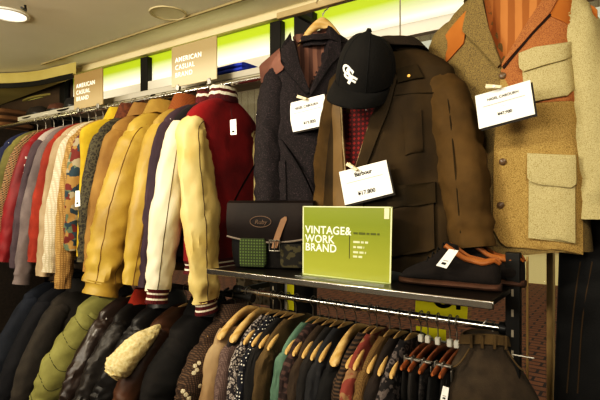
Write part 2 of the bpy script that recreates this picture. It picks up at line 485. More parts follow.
# lower far ceiling with a curved dark edge
arc = [PZ(62, 80, 2.34), PZ(40, 84.5, 2.34), PZ(20, 86.5, 2.34), PZ(0, 87.2, 2.34), PZ(-40, 88.5, 2.34)]
arc = catmull([arc[0] + (arc[0] - arc[1]) * .6] + arc, 6)
arc = [Vector((p.x, min(p.y, WINY - .01), 2.34)) for p in arc]
poly = [Vector((p.x, p.y, 2.34)) for p in arc] + [Vector((X0 + .01, arc[-1].y - .3, 2.34)), Vector((X0 + .01, WINY - .01, 2.34))]
mb = MB(); mb.plate(poly, (0, 0, .11)); struct(mb.build('trim_%d' % k, mat('low_ceiling_paint', '#b9a767', '#a39252', 'cloth', scale=.3, bump=.05))); k += 1
mb = MB(); mb.loft([[(p.x + .004, p.y - .02, 2.325) for p in arc], [(p.x + .012, p.y - .03, 2.325) for p in arc], [(p.x + .012, p.y - .03, 2.362) for p in arc], [(p.x + .004, p.y - .02, 2.362) for p in arc]], False)
struct(mb.build('trim_%d' % k, BLACKM)); k += 1
# seam along the ceiling in front of the window
mb = MB(); mb.box(((WX + X1) / 2, 1.80, CEIL - .004), (X1 - WX, .012, .012)); struct(mb.build('trim_%d' % k, mat('ceiling_seam', '#8d7e58', kind='plain'))); k += 1

# street outside
mb = MB(); mb.box((-2, 6.2, -.1), (30, 8.3, .1)); struct(mb.build('street_paving', mat('paving_brick', '#6e4228', '#2a1a10', 'brick', scale=2.4, rough=.7)))
fac = thing('shop_building', 'pale building across the brick street seen through the window', 'building', (0, 9.6, -.05))
mb = MB(); mb.box((-6, .3, 4), (34, .5, 8)); mb.build('facade', mat('facade_brick', '#8a7a60', '#6d5e48', 'brick', scale=2.2, rough=.9), fac)
mb = MB(); mb.box((-6, -.02, .28), (34, .2, .56)); mb.build('plinth', mat('plinth_stone', '#e3cf9c', '#c9b27c', 'brick', scale=2, emit=.4), fac)  # plinth glows slightly, standing in for daylight on the stone
mb = MB(); mb.box((-6, -.05, .66), (34, .26, .16)); mb.build('sill', mat('sill_red', '#93502e', kind='plain'), fac)
for zz in (4.6, 5.6):
    mb = MB(); mb.box((-6, -.1, zz), (34, .3, .2)); mb.build('ledge', mat('ledge_white', '#e8e2d0', kind='plain'), fac)
for i in range(9):
    mb = MB(); mb.box((-20 + i * 3.2, -.02, 2.4), (1.7, .2, 2.6)); w = mb.build('window', mat('dark_window', '#3a3a34', kind='plain', rough=.2), fac)

# ceiling fittings
t = thing('ceiling_light', 'round bright recessed downlight in the ceiling at the upper left', 'light', PZ(8, 14, CEIL))
mb = MB(); mb.loft([[(r * math.cos(a), r * math.sin(a), z) for a in [2 * PI * q / 32 for q in range(32)]] for r, z in ((.105, 0), (.105, -.008), (.09, -.01), (.085, -.004))]); mb.build('ring', WHITEP, t)
mb = MB(); mb.loft([[(r * math.cos(a), r * math.sin(a), -.005) for a in [2 * PI * q / 32 for q in range(32)]] for r in (.086, .02)], True, False, True); mb.build('diffuser', mat('lamp_diffuser', '#fff6e2', kind='plain', emit=2.2), t)
t = thing('ceiling_speaker', 'round flush ceiling plate with a raised rim above the sign', 'speaker', PZ(168, 13, CEIL))
mb = MB(); mb.loft([[(r * math.cos(a), r * math.sin(a), z) for a in [2 * PI * q / 40 for q in range(40)]] for r, z in ((.10, 0), (.098, -.006), (.088, -.006), (.086, -.001))]); mb.build('rim', mat('rim_paint', '#b5a67e', kind='plain'), t)
mb = MB(); mb.loft([[(r * math.cos(a), r * math.sin(a), -.002) for a in [2 * PI * q / 40 for q in range(40)]] for r in (.087, .02)], True, False, True); mb.build('grille', mat('grille_paint', '#d5caa6', kind='plain'), t)
t = thing('smoke_detector', 'small pale round detector on the ceiling near the curved edge', 'detector', PZ(47, 73, CEIL))
mb = MB(); mb.loft([[(r * math.cos(a), r * math.sin(a), z) for a in [2 * PI * q / 24 for q in range(24)]] for r, z in ((.07, 0), (.07, -.02), (.055, -.035), (.02, -.038))], True, False, True); mb.build('housing', mat('detector_plastic', '#cdbb7e', kind='plain'), t)
a = PZ(44, 98.5, 2.335)
t = thing('spot_fitting', 'oval yellowish light fitting under the low ceiling at the far left', 'light', a)
mb = MB(); mb.loft([[(rx * math.cos(q), ry * math.sin(q), z) for q in [2 * PI * k / 28 for k in range(28)]] for rx, ry, z in ((.34, .10, .004), (.34, .10, -.012), (.30, .08, -.014))]); mb.build('ring', mat('fitting_ring', '#8f8248', kind='plain'), t)
mb = MB(); mb.loft([[(rx * math.cos(q), ry * math.sin(q), -.013) for q in [2 * PI * k / 28 for k in range(28)]] for rx, ry in ((.30, .08), (.05, .015))], True, False, True); mb.build('diffuser', mat('fitting_lens', '#d6d670', kind='plain', emit=.8), t)
mb = MB(); a = PZ(25, 9, CEIL - .02); mb.tube([(a.x, a.y, CEIL), (a.x + .01, a.y, CEIL - .03), (a.x + .07, a.y - .05, CEIL - .045)], .006, 8)
tag(mb.build('ceiling_hook', BLACKM), 'short black hook hanging from the ceiling beside the downlight', 'hook')

# ================================================================== FIXTURES
def rail_thing(name, label, pts_x, Y, z, r=.0125, m=CHROME, ends=True, brackets=()):
    t = thing(name, label, 'clothes rail', ((pts_x[0] + pts_x[1]) / 2, Y, z))
    h = (pts_x[1] - pts_x[0]) / 2
    mb = MB(); mb.tube([(-h, 0, 0), (h, 0, 0)], r, 14); mb.build('pole', m, t)
    if ends:
        for s in (1, -1):
            mb = MB(); mb.tube([(s * (h - .02), 0, 0), (s * (h + .018), 0, 0)], r + .008, 14); mb.build('end_cap', BLACKP, t, bevel=.002)
    for bx in brackets:
        X = bx - t.location.x
        mb = MB(); L = WINY - .06 - Y
        mb.box((X, L / 2 + .006, .0), (.014, L, .026)); mb.box((X, L - .004, -.0), (.04, .008, .12))
        mb.tube([(X, 0, -.03), (X, -.012, -.012), (X, 0, .016), (X, .02, .022)], .006, 8)
        mb.build('bracket', BLACKM, t)
    return t
rl = rail_thing('clothes_rail', 'long chrome rail at the top left carrying the bright jackets', (-3.9, -1.20), RAILY, 1.98, brackets=(-1.235, -2.08, -3.0))
mb = MB(); mb.box((1.365, .0, 0), (.05, .03, .045)); mb.build('end_block', BLACKP, rl, bevel=.004)
rail_thing('clothes_rail', 'dark lower left rail carrying the dark coats and the knitted cardigan', (-3.9, -1.40), RAILY, 1.02, m=BLACKM, brackets=(-1.55, -3.2))
rail_thing('clothes_rail', 'lower right chrome rail under the shelf carrying wooden hangers', (-1.47, -.34), RAILY, 1.047, brackets=())
# white shelf above / behind the upper rail
t = thing('wall_shelf', 'narrow white shelf behind the upper rail below the window film', 'shelf', (-2.5, 1.80, 2.035))
mb = MB(); mb.box((0, 0, 0), (2.5, .2, .02)); mb.build('board', mat('shelf_white', '#b5ad97', '#a89f88', 'cloth', scale=.4, bump=.03, rough=.5), t, bevel=.003)
mb = MB(); mb.box((0, -.105, .012), (2.5, .008, .03)); mb.build('front_lip', mat('lip_grey', '#a39c8a', kind='plain', rough=.6), t, bevel=.002)
for bx in (-.9, .3, 1.1):
    mb = MB(); mb.box((bx, .03, -.04), (.02, .14, .06)); mb.build('bracket', BLACKM, t)
# things on that shelf
def soft_lump(name, label, cat, loc, rx, ry, rz_, m, seed, brim=None, brimm=None):
    t = thing(name, label, cat, loc)
    mb = MB(); rings = []
    for i in range(13):
        f = i / 12; a = f * PI / 2; r = math.cos(a) ** .6 if i < 12 else .05
        rings.append([(rx * r * math.cos(q) * (1 + .1 * noise.noise(Vector((math.cos(q) * 1.5, math.sin(q) * 1.5, f * 2 + seed)))), ry * r * math.sin(q), .004 + rz_ * math.sin(a) * (1 - .12 * math.exp(-(math.cos(q) * r * 3) ** 2) * (f > .6))) for q in [2 * PI * k / 28 for k in range(28)]])
    mb.loft(rings, True, True, True); mb.build('crown', m, t)
    if brim:
        mb = MB(); mb.loft([[(rx * s * math.cos(q), ry * s * math.sin(q), z + .012 * math.cos(2 * q)) for q in [2 * PI * k / 28 for k in range(28)]] for s, z in ((.95, .012), (brim, .010), (brim, .004), (.95, .004))]); mb.build('brim', brimm or m, t)
        mb = MB(); mb.loft([[(rx * s * math.cos(q), ry * s * math.sin(q), z) for q in [2 * PI * k / 28 for k in range(28)]] for s, z in ((1.02, .014), (1.0, .035))]); mb.build('hat_band', BLACKP, t)
    return t
zs = 2.048
soft_lump('felt_hat', 'black felt hat on the shelf end, right of two other hats', 'hat', (-3.12, 1.78, zs), .085, .075, .10, mat('black_felt', '#17130f', kind='cloth'), 1, 1.5)
soft_lump('felt_hat', 'brown felt hat with pale brim between two dark hats', 'hat', (-3.35, 1.78, zs), .08, .07, .085, mat('brown_felt', '#4b2c1c', kind='cloth'), 2, 1.35, mat('pale_felt', '#cfc6ae', kind='cloth'))
soft_lump('felt_hat', 'dark hat at the far left of the three shelf hats', 'hat', (-3.62, 1.78, zs), .10, .08, .09, mat('dark_felt', '#221b12', kind='cloth'), 3, 1.3)
t = thing('folded_cloth', 'bright blue folded cloth on the white shelf above the varsity jackets', 'cloth', (-1.66, 1.78, zs))
mb = MB()
for i in range(3):
    rings = []
    for kx in range(13):
        x = -.11 + .22 * kx / 12
        rings.append([(x, .07 * math.copysign(abs(math.cos(q)) ** .5, math.cos(q)), .013 + i * .021 + (.011 + .003 * noise.noise(Vector((x * 20, q, i)))) * math.copysign(abs(math.sin(q)) ** .6, math.sin(q))) for q in [2 * PI * k / 20 for k in range(20)]])
    mb.loft(rings, True, True, True)
mb.build('folds', mat('blue_cloth', '#2b3fae', '#1d2c86', 'cloth'), t)

# ---- hanging signs on the upper rail
def hang_sign(pxs, label, col, col2):
    (xl, yl0, yl1), (xr, yr0, yr1) = pxs
    Y = 1.575
    a = P(xl, yl1, Y); c = P(xr, yr0, Y); w = c.x - a.x; h = c.z - a.z
    t = thing('hanging_sign', label, 'sign', (a.x, Y, a.z))
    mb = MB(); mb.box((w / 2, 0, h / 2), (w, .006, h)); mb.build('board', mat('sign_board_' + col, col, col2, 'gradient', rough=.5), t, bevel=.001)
    s = h * .165
    for i, wd in enumerate(('AMERICAN', 'CASUAL', 'BRAND')):
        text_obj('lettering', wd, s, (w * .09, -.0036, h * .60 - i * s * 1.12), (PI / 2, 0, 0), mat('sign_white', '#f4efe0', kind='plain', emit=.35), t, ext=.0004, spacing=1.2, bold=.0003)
    for fx in (.15, .85):
        mb = MB(); mb.box((w * fx, .0, -.006), (.022, .016, .03)); mb.build('clamp', STEEL, t, bevel=.002)
    return t
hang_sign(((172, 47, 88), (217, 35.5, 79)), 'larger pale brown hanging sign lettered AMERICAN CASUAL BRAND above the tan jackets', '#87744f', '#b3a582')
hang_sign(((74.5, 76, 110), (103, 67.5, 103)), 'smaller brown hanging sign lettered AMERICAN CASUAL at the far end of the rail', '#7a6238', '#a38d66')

# ---- display rail for the three coats + rack with shelf
t = thing('display_bar', 'beige hanging bar under the window header that the coats hang from', 'rail', (-.55, 1.70, 2.27))
mb = MB(); mb.box((0, 0, 0), (1.54, .03, .028)); mb.build('bar', mat('beige_bar', '#a08a62', '#8c774f', 'cloth', scale=.5, bump=.03, rough=.5), t, bevel=.003)
for bx in (-.68, .1, .6):
    mb = MB(); mb.box((bx, .17, .0), (.02, .32, .02)); mb.build('bracket', BLACKM, t)

SHZ = 1.186
rk = thing('display_rack', 'black metal rack with a shelf edged in chrome, on the right', 'shelf', (-.78, 1.52, 0))
mb = MB(); mb.box((-.06, 0, SHZ - .012), (1.04, .40, .016)); mb.build('shelf_board', mat('shelf_black', '#1b1611', '#120f0b', 'wood', rough=.3), rk, bevel=.002)
mb = MB(); mb.box((-.06, -.205, SHZ - .012), (1.06, .012, .022)); mb.build('shelf_edge', CHROME, rk, bevel=.003)
for x, y in ((.465, .06), (-.59, .22)):
    mb = MB(); mb.box((x, y, .80 if x < 0 else .645), (.042, .03, 1.6 if x < 0 else 1.29)); p = mb.build('post', BLACKM, rk, bevel=.003)
    mb = MB()
    for i in range(18 if x < 0 else 15): mb.box((x, y - .0155, .30 + i * .062), (.007, .001, .022))
    q = mb.build('slot_holes', mat('slot_pale', '#8d8576', kind='plain'), p)
    mb = MB(); mb.box((x, y, .012), (.09, .3, .024)); mb.build('foot', BLACKM, rk, bevel=.004)
mb = MB(); mb.box((.49, .14, .64), (.006, .008, 1.26)); mb.build('side_rod', GOLD, rk)
mb = MB(); a = P(284, 126, 1.60); b = P(284, 262, 1.60)
mb.tube([(a.x + .78, .08, a.z), (b.x + .78, .08, SHZ - .004)], .006, 10); mb.build('upright_rod', CHROME, rk)
mb = MB(); mb.tube([(.465, .045, .98), (.525, .045, .98)], .003, 8); mb.build('peg', STEEL, rk)

# ================================================================== UPPER LEFT RAIL (right to left)
G1 = 'jackets on the upper left rail'
CREAML = mat('cream_leather', '#d0bb80', '#bb9f58', 'leather', rough=.5, bump=.2)
WHITEL = mat('white_leather', '#d6ccae', '#c6ba98', 'leather', rough=.5, bump=.15)
REDW = mat('red_wool', '#7d1113', '#5e0a0d', 'cloth', rough=.95)
BLKW = mat('black_wool', '#171213', '#0d0a0b', 'cloth', rough=.95)
KNITS = [mat('maroon_knit', '#4d1015', '#330a0d', 'rib'), mat('white_knit', '#d8d0bb', '#b5ac95', 'rib')]
TANL = mat('tan_leather', '#a0803c', '#7d5f26', 'leather', rough=.55)
OCHRE = mat('ochre_leather', '#af903f', '#8a6b27', 'leather', rough=.5)
SUEDE = mat('suede_brown', '#8f6a34', '#6f4f24', 'leather', rough=.8)
RUST = mat('rust_corduroy', '#7a4118', '#5a2c10', 'rib')
PLUM = mat('plum_cotton', '#3a2a33', '#281c25', 'cloth')

v1, B1, X1v = rail_coat('varsity_jacket', 'red wool varsity jacket with cream leather sleeves and striped knit collar', 'jacket', 185, G1, REDW, CREAML, cuff=[0, 0, 1, 0, 0, 1, 0, 0], cuffm=KNITS,
          cuffpx=(206, 301), dy=.05, L=.72, sr=.092, sb=.055, coll=[0, 0, 1, 0, 1, 0, 0], collm=KNITS, collh=.055, hem=[0, 0, 1, 0, 0, 1, 0, 0], short='red varsity jacket', d=.055, sw=.21, wr=.009, nd=.075)
v2, B2, X2v = rail_coat('varsity_jacket', 'black varsity jacket with off-white leather sleeves behind the red one', 'jacket', 171, G1, BLKW, WHITEL, cuff=[0, 0, 1, 0, 0, 1, 0, 0], cuffm=KNITS,
          cuffpx=(158, 291), dy=.0, L=.68, sr=.082, sb=.05, coll=[0, 0, 0, 1, 0, 0, 0], collm=KNITS, short='black varsity jacket', wr=.006)
def sleeve_seam(vv, m, off=0, r=.0016):
    so = [o for o in vv.children if o.name.startswith('sleeve')][0]
    me = so.data; n = 30; rows = len(me.vertices) // n; path = []
    k0 = (max(range(n), key=lambda k: me.vertices[(rows // 2) * n + k].co.y + .35 * me.vertices[(rows // 2) * n + k].co.x) + off) % n
    for i in range(3, rows): path.append(me.vertices[i * n + k0].co.copy())
    mb = MB(); mb.tube(path, r, 6); mb.build('sleeve_seam', m, so)
SEAMD = mat('seam_dark', '#2a2018', kind='plain')
sleeve_seam(v1, SEAMD); sleeve_seam(v2, SEAMD)
rail_coat('wool_jacket', 'thin plum-dark jacket squeezed between the white sleeves and the tan jackets', 'jacket', 160, G1, PLUM, cuffpx=(147, 287), L=.72, sr=.06, sb=.035, short='plum jacket', d=.04)
l4 = rail_coat('leather_jacket', 'tan leather jacket with a rust corduroy collar next to the plum jacket', 'jacket', 150, G1, TANL, OCHRE, cuffpx=(134, 285), L=.78, sr=.085, sb=.055, coll='fold', collm=RUST, short='tan jacket with corduroy collar', dy=.03, collh=.055)
sleeve_seam(l4[0], mat('seam_tan', '#5c4218', kind='plain'), 1, .002)
v5, B5, X5v = rail_coat('leather_jacket', 'large ochre leather jacket with a wide wrinkled sleeve', 'jacket', 125, G1, OCHRE, OCHRE, cuff=[0] * 6, cuffpx=(103, 284), L=.74, sr=.125, sb=.085, coll='fold', collm=TANL, short='large ochre jacket', wr=.011, rb_cuff=.075, d=.06, fold=.01)
sleeve_seam(v5, mat('seam_tan', '#5c4218', kind='plain'), 2, .0022); sleeve_seam(v5, mat('seam_tan', '#5c4218', kind='plain'), -3, .002)
rail_coat('leather_jacket', 'brownish tan jacket showing as a strip behind the large ochre one', 'jacket', 108, G1, SUEDE, cuffpx=(93, 272), L=.74, sr=.07, sb=.05, coll='fold', short='brownish tan jacket')
rail_coat('floral_jacket', 'dark floral jacket with a brown collar beside the yellow vest', 'jacket', 95, G1, mat('dark_floral', '#1f1b15', '#443f2e', 'paisley', scale=2), cuffpx=(88, 262), L=.70, coll='fold', collm=mat('brown_fur', '#5a2f1a', '#351a0e', 'fur'), short='dark floral jacket', sr=.075, sb=.05, collh=.06)
rail_coat('quilted_vest', 'bright yellow vest with black armhole trim', 'vest', 84, G1, mat('yellow_cotton', '#c4a32a', '#a58517', 'cloth'), L=.72, sleeves=False, coll='fold', short='yellow vest', d=.045, sw=.245)
rail_coat('patchwork_shirt', 'multicoloured patchwork top between the yellow vest and the ribbed sweater', 'shirt', 77, G1, mat('patchwork', '#7c2b22', '#b9a98c', 'patch', scale=3.2), cuffpx=(73, 250), L=.72, sr=.06, sb=.04, short='patchwork top')
rail_coat('ribbed_sweater', 'tan ribbed sweater with a long hanging sleeve', 'sweater', 71, G1, mat('tan_rib', '#a8834d', '#7d5d31', 'knit', scale=.6), cuffpx=(63, 288), L=.70, short='tan ribbed sweater', sr=.06, sb=.045)
rail_coat('knit_sweater', 'cream knitted sweater, the palest on the rail', 'sweater', 64, G1, mat('cream_knit', '#cdbfa2', '#ac9d7f', 'knit', scale=.6), cuffpx=(51, 272), L=.68, short='cream knitted sweater', sr=.065, sb=.05)
rail_coat('cotton_shirt', 'beige shirt left of the cream sweater', 'shirt', 57, G1, mat('beige_cotton', '#a89173', '#8a7457', 'cloth'), cuffpx=(44, 276), L=.72, short='beige shirt', sr=.055, sb=.04)
rail_coat('sweatshirt', 'orange-red sweatshirt among the pale sweaters', 'sweatshirt', 50, G1, mat('orange_red', '#8f2f1c', '#6e2213', 'cloth'), cuffpx=(36, 262), L=.66, short='orange-red sweatshirt', sr=.065, sb=.045)
rail_coat('sweatshirt', 'grey lavender sweatshirt left of the orange-red one', 'sweatshirt', 42, G1, mat('grey_marl', '#6e625f', '#544a49', 'cloth'), cuffpx=(23, 275), cuff=[0] * 5, L=.68, short='grey sweatshirt', sr=.07, sb=.05)
rail_coat('blazer', 'pale pinkish grey jacket with a dark lining left of the grey sweatshirt', 'jacket', 34, G1, mat('pale_mauve', '#a3938a', '#85766e', 'cloth'), mat('mauve_dark', '#4a3d42', '#382d32', 'cloth'), cuffpx=(17, 268), L=.66, short='pale pinkish grey jacket', sr=.06, sb=.04)
vt, Bt, Xt = rail_coat('track_jacket', 'red track jacket with white marks down the sleeve', 'jacket', 25, G1, mat('track_red', '#7a1418', '#5c0d11', 'cloth', rough=.6), cuffpx=(7, 262), L=.68, short='red track jacket', sr=.075, sb=.05)
rail_coat('plaid_shirt', 'brown and red plaid shirt at the left edge of the rail', 'shirt', 16, G1, mat('brown_plaid', '#5f3522', '#96805a', 'plaid', scale=3.2), cuffpx=(-3, 262), L=.7, short='plaid shirt', sr=.06, sb=.045)
rail_coat('field_jacket', 'olive green jacket behind the plaid shirt at the left edge', 'jacket', 8, G1, mat('olive_field', '#6a6434', '#4e4a24', 'cloth'), cuffpx=(-14, 262), L=.7, short='olive jacket', sr=.06, sb=.045)
rail_coat('navy_jacket', 'navy jacket at the extreme left end of the upper rail', 'jacket', 0, G1, mat('navy_cotton', '#1f2440', '#151930', 'cloth'), cuffpx=(-24, 262), L=.7, short='navy jacket', sr=.065, sb=.05)

# white marks printed down the track jacket sleeve are illegible in the photo: short strokes
mb = MB()
for i in range(9):
    z = -.20 - i * .045
    mb.box((.235 + i * .006, .048, z), (.03, .006, .012)); mb.box((.222 + i * .006, .048, z - .012), (.006, .006, .03))
tag(mb.build('sleeve_print', mat('print_white', '#d9cfc4', kind='plain'), vt), kind='stuff')

# ================================================================== LOWER LEFT RAIL
G2 = 'dark coats on the lower left rail'
LR = (RAILY, 1.02)
LH = 'hangers on the lower left rail'
kw = dict(rail=LR, nd=.08, hanger_group=LH, hangm=PALEWOOD, hangdesc='wooden')
cw, Bc, Xc = rail_coat('knit_cardigan', 'brown hand-knitted cardigan with white motifs', 'cardigan', 197, G2, mat('brown_knit', '#54402f', '#281b12', 'knit', scale=.8), cuffpx=(184, 405), L=.6, sr=.07, sb=.055, coll='fold', short='brown knitted cardigan', drop=.06, dy=.01, **kw)
MOTIF = mat('white_motif', '#d8ccb0', '#a89878', 'knit', scale=1.2)
bpy.context.view_layer.update()
def hit(px, py):
    u = (px - 300) / FOC; v = (200 - py) / FOC
    dg = bpy.context.evaluated_depsgraph_get()
    ok, p, n, _, ob_, _ = SC.ray_cast(dg, Vector((0, 0, EYE)), Vector((u * CT - ST, u * ST + CT, v)).normalized())
    return (p, n) if ok and ob_.parent is not None and (ob_.parent == cw or ob_.parent.parent == cw) else None
for (px, py) in ((185, 357), (183, 361), (195, 366), (197, 370), (194, 373), (199, 363), (200, 386), (204, 390), (206, 384), (209, 380), (203, 395), (208, 396), (212, 388), (186, 395), (189, 399), (183, 391)):
    h_ = hit(px, py)
    if h_:
        p, n_ = h_; q = n_.to_track_quat('Z', 'Y').to_matrix()
        mb = MB(); c = p - cw.location; c = Vector((-c.y, c.x, c.z)); Q = Matrix.Rotation(PI / 2, 3, 'Z') @ q
        mb.loft([[c + Q @ Vector((r * math.cos(a), r * math.sin(a), z)) for a in [2 * PI * k / 8 for k in range(8)]] for r, z in ((.0105, -.004), (.0085, .002), (.004, .003))], True, False, True)
        mb.build('white_motif', MOTIF, cw)
rail_coat('wool_coat', 'long black wool coat filling the gap beside the brown cardigan', 'coat', 168, G2, mat('black_coat', '#16120f', '#0c0a08', 'cloth'), cuffpx=(150, 412), L=.72, sr=.105, sb=.07, coll='fold', short='long black wool coat', drop=.06, d=.07, **kw)
sh, Bs, Xs = rail_coat('shearling_jacket', 'brown jacket with a thick cream shearling band across its sleeve', 'jacket', 147, G2, mat('brown_leather', '#4f3120', '#33200f', 'leather', rough=.5), cuffpx=(118, 415), L=.6, sr=.075, sb=.06, short='shearling-trimmed jacket', drop=.06, **kw)
def loc2(px, py, Xw):
    Yw = Xw / ratio(px); q = P(px, py, Yw); return Vector((RAILY - Yw, 0, q.z - (LR[1] - .08)))
a, b, c = loc2(155, 326, Xs + .03), loc2(133, 345, Xs + .03), loc2(112, 372, Xs + .03)
mb = MB(); sleeve(mb, [a + Vector((-.01, .05, .0)), a.lerp(b, .5) + Vector((0, .055, 0)), b + Vector((0, .055, 0)), c.lerp(b, .2) + Vector((0, .045, 0)), c + Vector((.012, .04, -.012))], [.012, .034, .050, .064, .03], [.012, .04, .05, .055, .025], n=44, seg=14, wr=.005, seed=4)
tag(mb.build('shearling_band', mat('shearling', '#dccb98', '#bfa468', 'fur', bump=.8, scale=1.4), sh), 'cream shearling band')
NYL = mat('black_nylon', '#1d1a18', '#100e0d', 'leather', rough=.45, spec=.3)
rail_coat('nylon_jacket', 'shiny black nylon jacket left of the shearling band', 'jacket', 128, G2, NYL, cuffpx=(98, 415), L=.66, sr=.08, sb=.055, coll='fold', short='shiny black nylon jacket', drop=.06, wr=.009, **kw)
rail_coat('nylon_jacket', 'dark jacket with an orange-red collar between the nylon jackets', 'jacket', 110, G2, mat('charcoal', '#2b2622', '#1c1815', 'leather', rough=.45), cuffpx=(80, 412), L=.66, sr=.07, sb=.05, coll='fold', collm=mat('orange_collar', '#b3381c', '#8d2812', 'cloth'), short='red-collared jacket', drop=.06, wr=.008, **kw)
rail_coat('nylon_jacket', 'dark brown jacket with a glossy wrinkled sleeve right of the olive quilted jacket', 'jacket', 95, G2, mat('brown_nylon', '#31231c', '#1f1611', 'leather', rough=.35, spec=.5), cuffpx=(62, 415), L=.66, sr=.065, sb=.05, short='dark brown glossy jacket', drop=.06, wr=.008, **kw)
ol, Bo, Xo = rail_coat('quilted_jacket', 'olive green quilted jacket, the lightest on the lower left rail', 'jacket', 74, G2, mat('olive_quilt', '#85824a', '#6d6a38', 'cloth', rough=.8), cuffpx=(42, 408), L=.66, sr=.115, sb=.075, coll='fold', collm=BLKW, short='olive quilted jacket', drop=.06, wr=.006, d=.06, **kw)
# quilting seams on the sleeve
slo = [o for o in ol.children if o.name.startswith('sleeve')][0]
me = slo.data; n = 30; rows = len(me.vertices) // n
cen = [sum((me.vertices[i * n + k].co for k in range(n)), Vector()) / n for i in range(rows)]
def qrow(f, k): return f * 6.5 + .55 * math.sin(2 * PI * k / n * 2) + .2 * math.sin(2 * PI * k / n * 3)
for i in range(rows):
    for k in range(n):
        v = me.vertices[i * n + k]
        puff = abs(math.sin(qrow(i / rows, k) * PI)) ** .6
        v.co = cen[i] + (v.co - cen[i]) * (1 + .09 * (puff - .7))
for lev in range(1, 8):
    path = []
    for k in range(n + 1):
        fi = min(rows - 1.01, max(0, (lev - (qrow(0, k % n))) / 6.5 * rows)); i0 = int(fi); fr = fi - i0
        path.append(me.vertices[i0 * n + k % n].co.lerp(me.vertices[(i0 + 1) * n + k % n].co, fr))
    if min((p - path[0]).length for p in path[5:20]) > .01:
        mb = MB(); mb.tube(path, .0022, 5); mb.build('quilt_seam', mat('quilt_thread', '#3d3c1e', kind='plain'), slo)
rail_coat('wool_coat', 'dark grey coat with a rounded sleeve left of the olive quilted jacket', 'coat', 47, G2, mat('grey_coat', '#3a342d', '#26221d', 'cloth'), cuffpx=(16, 412), L=.68, sr=.08, sb=.055, coll='fold', short='dark grey coat', drop=.06, **kw)
rail_coat('wool_coat', 'black coat at the left edge next to the dark grey coat', 'coat', 34, G2, mat('ink_coat', '#17161a', '#0e0d10', 'cloth'), cuffpx=(0, 412), L=.68, sr=.08, sb=.055, coll='fold', short='black coat at the left edge', drop=.06, **kw)
rail_coat('parka', 'navy parka cut off by the left edge of the lower rail', 'jacket', 20, G2, mat('navy_parka', '#20242e', '#14171e', 'cloth'), cuffpx=(-20, 412), L=.68, sr=.085, sb=.06, short='navy parka', drop=.06, **kw)

# ================================================================== LOWER RIGHT RAIL
G3 = 'shirts on the lower right rail'
RR = (RAILY, 1.047)
def shirt(name, label, cat, hx, m, short, nw=.072, nd=.072, coll=None, d=.022, sr=.05, sb=.026, half=.2, slv=None, drop=.075, collm=None, big=False, hm=None, sw=.2, out=.07, collh=.035, **k):
    return rail_coat(name, label, cat, 0, G3, m, slv, rail=RR, hx=hx, nw=nw, nd=nd, coll=coll, d=d, sr=sr, sb=sb, L=.6, sw=sw, drop=drop, half=half, short=short, hanger_group='hangers on the lower right rail',
                     hangm=hm or PALEWOOD, hangdesc='wooden', big=big, collm=collm, collh=collh, seed=int(hx) % 53 + 1, rb_cuff=.02, fold=.004, wr=.006, yz=-.062, hdrop=.085, **k)
shirt('linen_shirt', 'beige crinkled shirt nearest the left end on the lower right rail', 'shirt', 248, mat('beige_linen', '#a48b69', '#84694a', 'leather', rough=.9), 'beige crinkled shirt', nw=.165, nd=.128, coll=None, d=.035, sr=.065, sb=.04, drop=.04, big=True)
shirt('wool_sweater', 'mauve grey and charcoal knit top beside the beige shirt', 'sweater', 260, mat('charcoal_knit', '#332c2a', '#1f1a19', 'knit'), 'mauve grey knit top', slv=mat('mauve_knit', '#6d5a54', '#4c3c38', 'knit'), nw=.165, nd=.128, coll=None, drop=.04, big=True, sr=.055, sb=.03)
shirt('paisley_shirt', 'dark shirt with small pale paisley print', 'shirt', 273, mat('paisley_dark', '#9a9088', '#241f22', 'paisley', scale=2.2), 'paisley shirt')
shirt('polka_dot_shirt', 'navy shirt with white polka dots', 'shirt', 281, mat('polka_navy', '#15161f', '#e2ddd0', 'dots', scale=1.7, thr=.26), 'polka dot shirt')
shirt('cotton_shirt', 'black shirt between the polka dots and the olive brown shirt', 'shirt', 288, mat('black_shirt', '#1a1715', '#100e0c', 'cloth'), 'black shirt by the polka dots')
shirt('cotton_shirt', 'olive brown shirt left of the teal green one', 'shirt', 296, mat('olive_brown', '#5c4a2c', '#40321b', 'cloth'), 'olive brown shirt')
shirt('cotton_shirt', 'teal green shirt with a pale collar edge', 'shirt', 313, mat('teal_green', '#5d7a68', '#425a4b', 'cloth'), 'teal green shirt')
shirt('flannel_shirt', 'dark plaid flannel shirt right of the teal green one', 'shirt', 320, mat('dark_plaid', '#4a3631', '#2a1f1d', 'plaid', scale=2), 'dark plaid flannel shirt', d=.026)
shirt('cotton_shirt', 'brown shirt with tan edging in the middle of the rail', 'shirt', 329, mat('mid_brown', '#3f3122', '#2a2016', 'cloth'), 'brown shirt with tan edging', collm=mat('tan_edge', '#8e6d3d', '#6f5229', 'cloth'))
shirt('cotton_shirt', 'plain charcoal shirt before the grey-collared one', 'shirt', 337, mat('charcoal_shirt', '#26221f', '#181513', 'cloth'), 'plain charcoal shirt')
shirt('cotton_shirt', 'dark shirt with a light grey collar', 'shirt', 345, mat('dark_slate', '#2a2a2c', '#1a1a1c', 'cloth'), 'grey-collared shirt', collm=mat('grey_collar', '#7c7c80', '#5d5d61', 'cloth'))
shirt('wool_sweater', 'broad plain black sweater on the widest hanger', 'sweater', 356, mat('black_sweater', '#141210', '#0b0a09', 'cloth'), 'broad black sweater', nw=.14, nd=.118, coll=None, d=.03, drop=.05, big=True, sr=.075, sb=.035)
shirt('striped_shirt', 'brown shirt with fine dark stripes', 'shirt', 370, mat('brown_stripe', '#4c3a2a', '#1f1711', 'stripe_z', scale=28), 'brown striped shirt', d=.026)
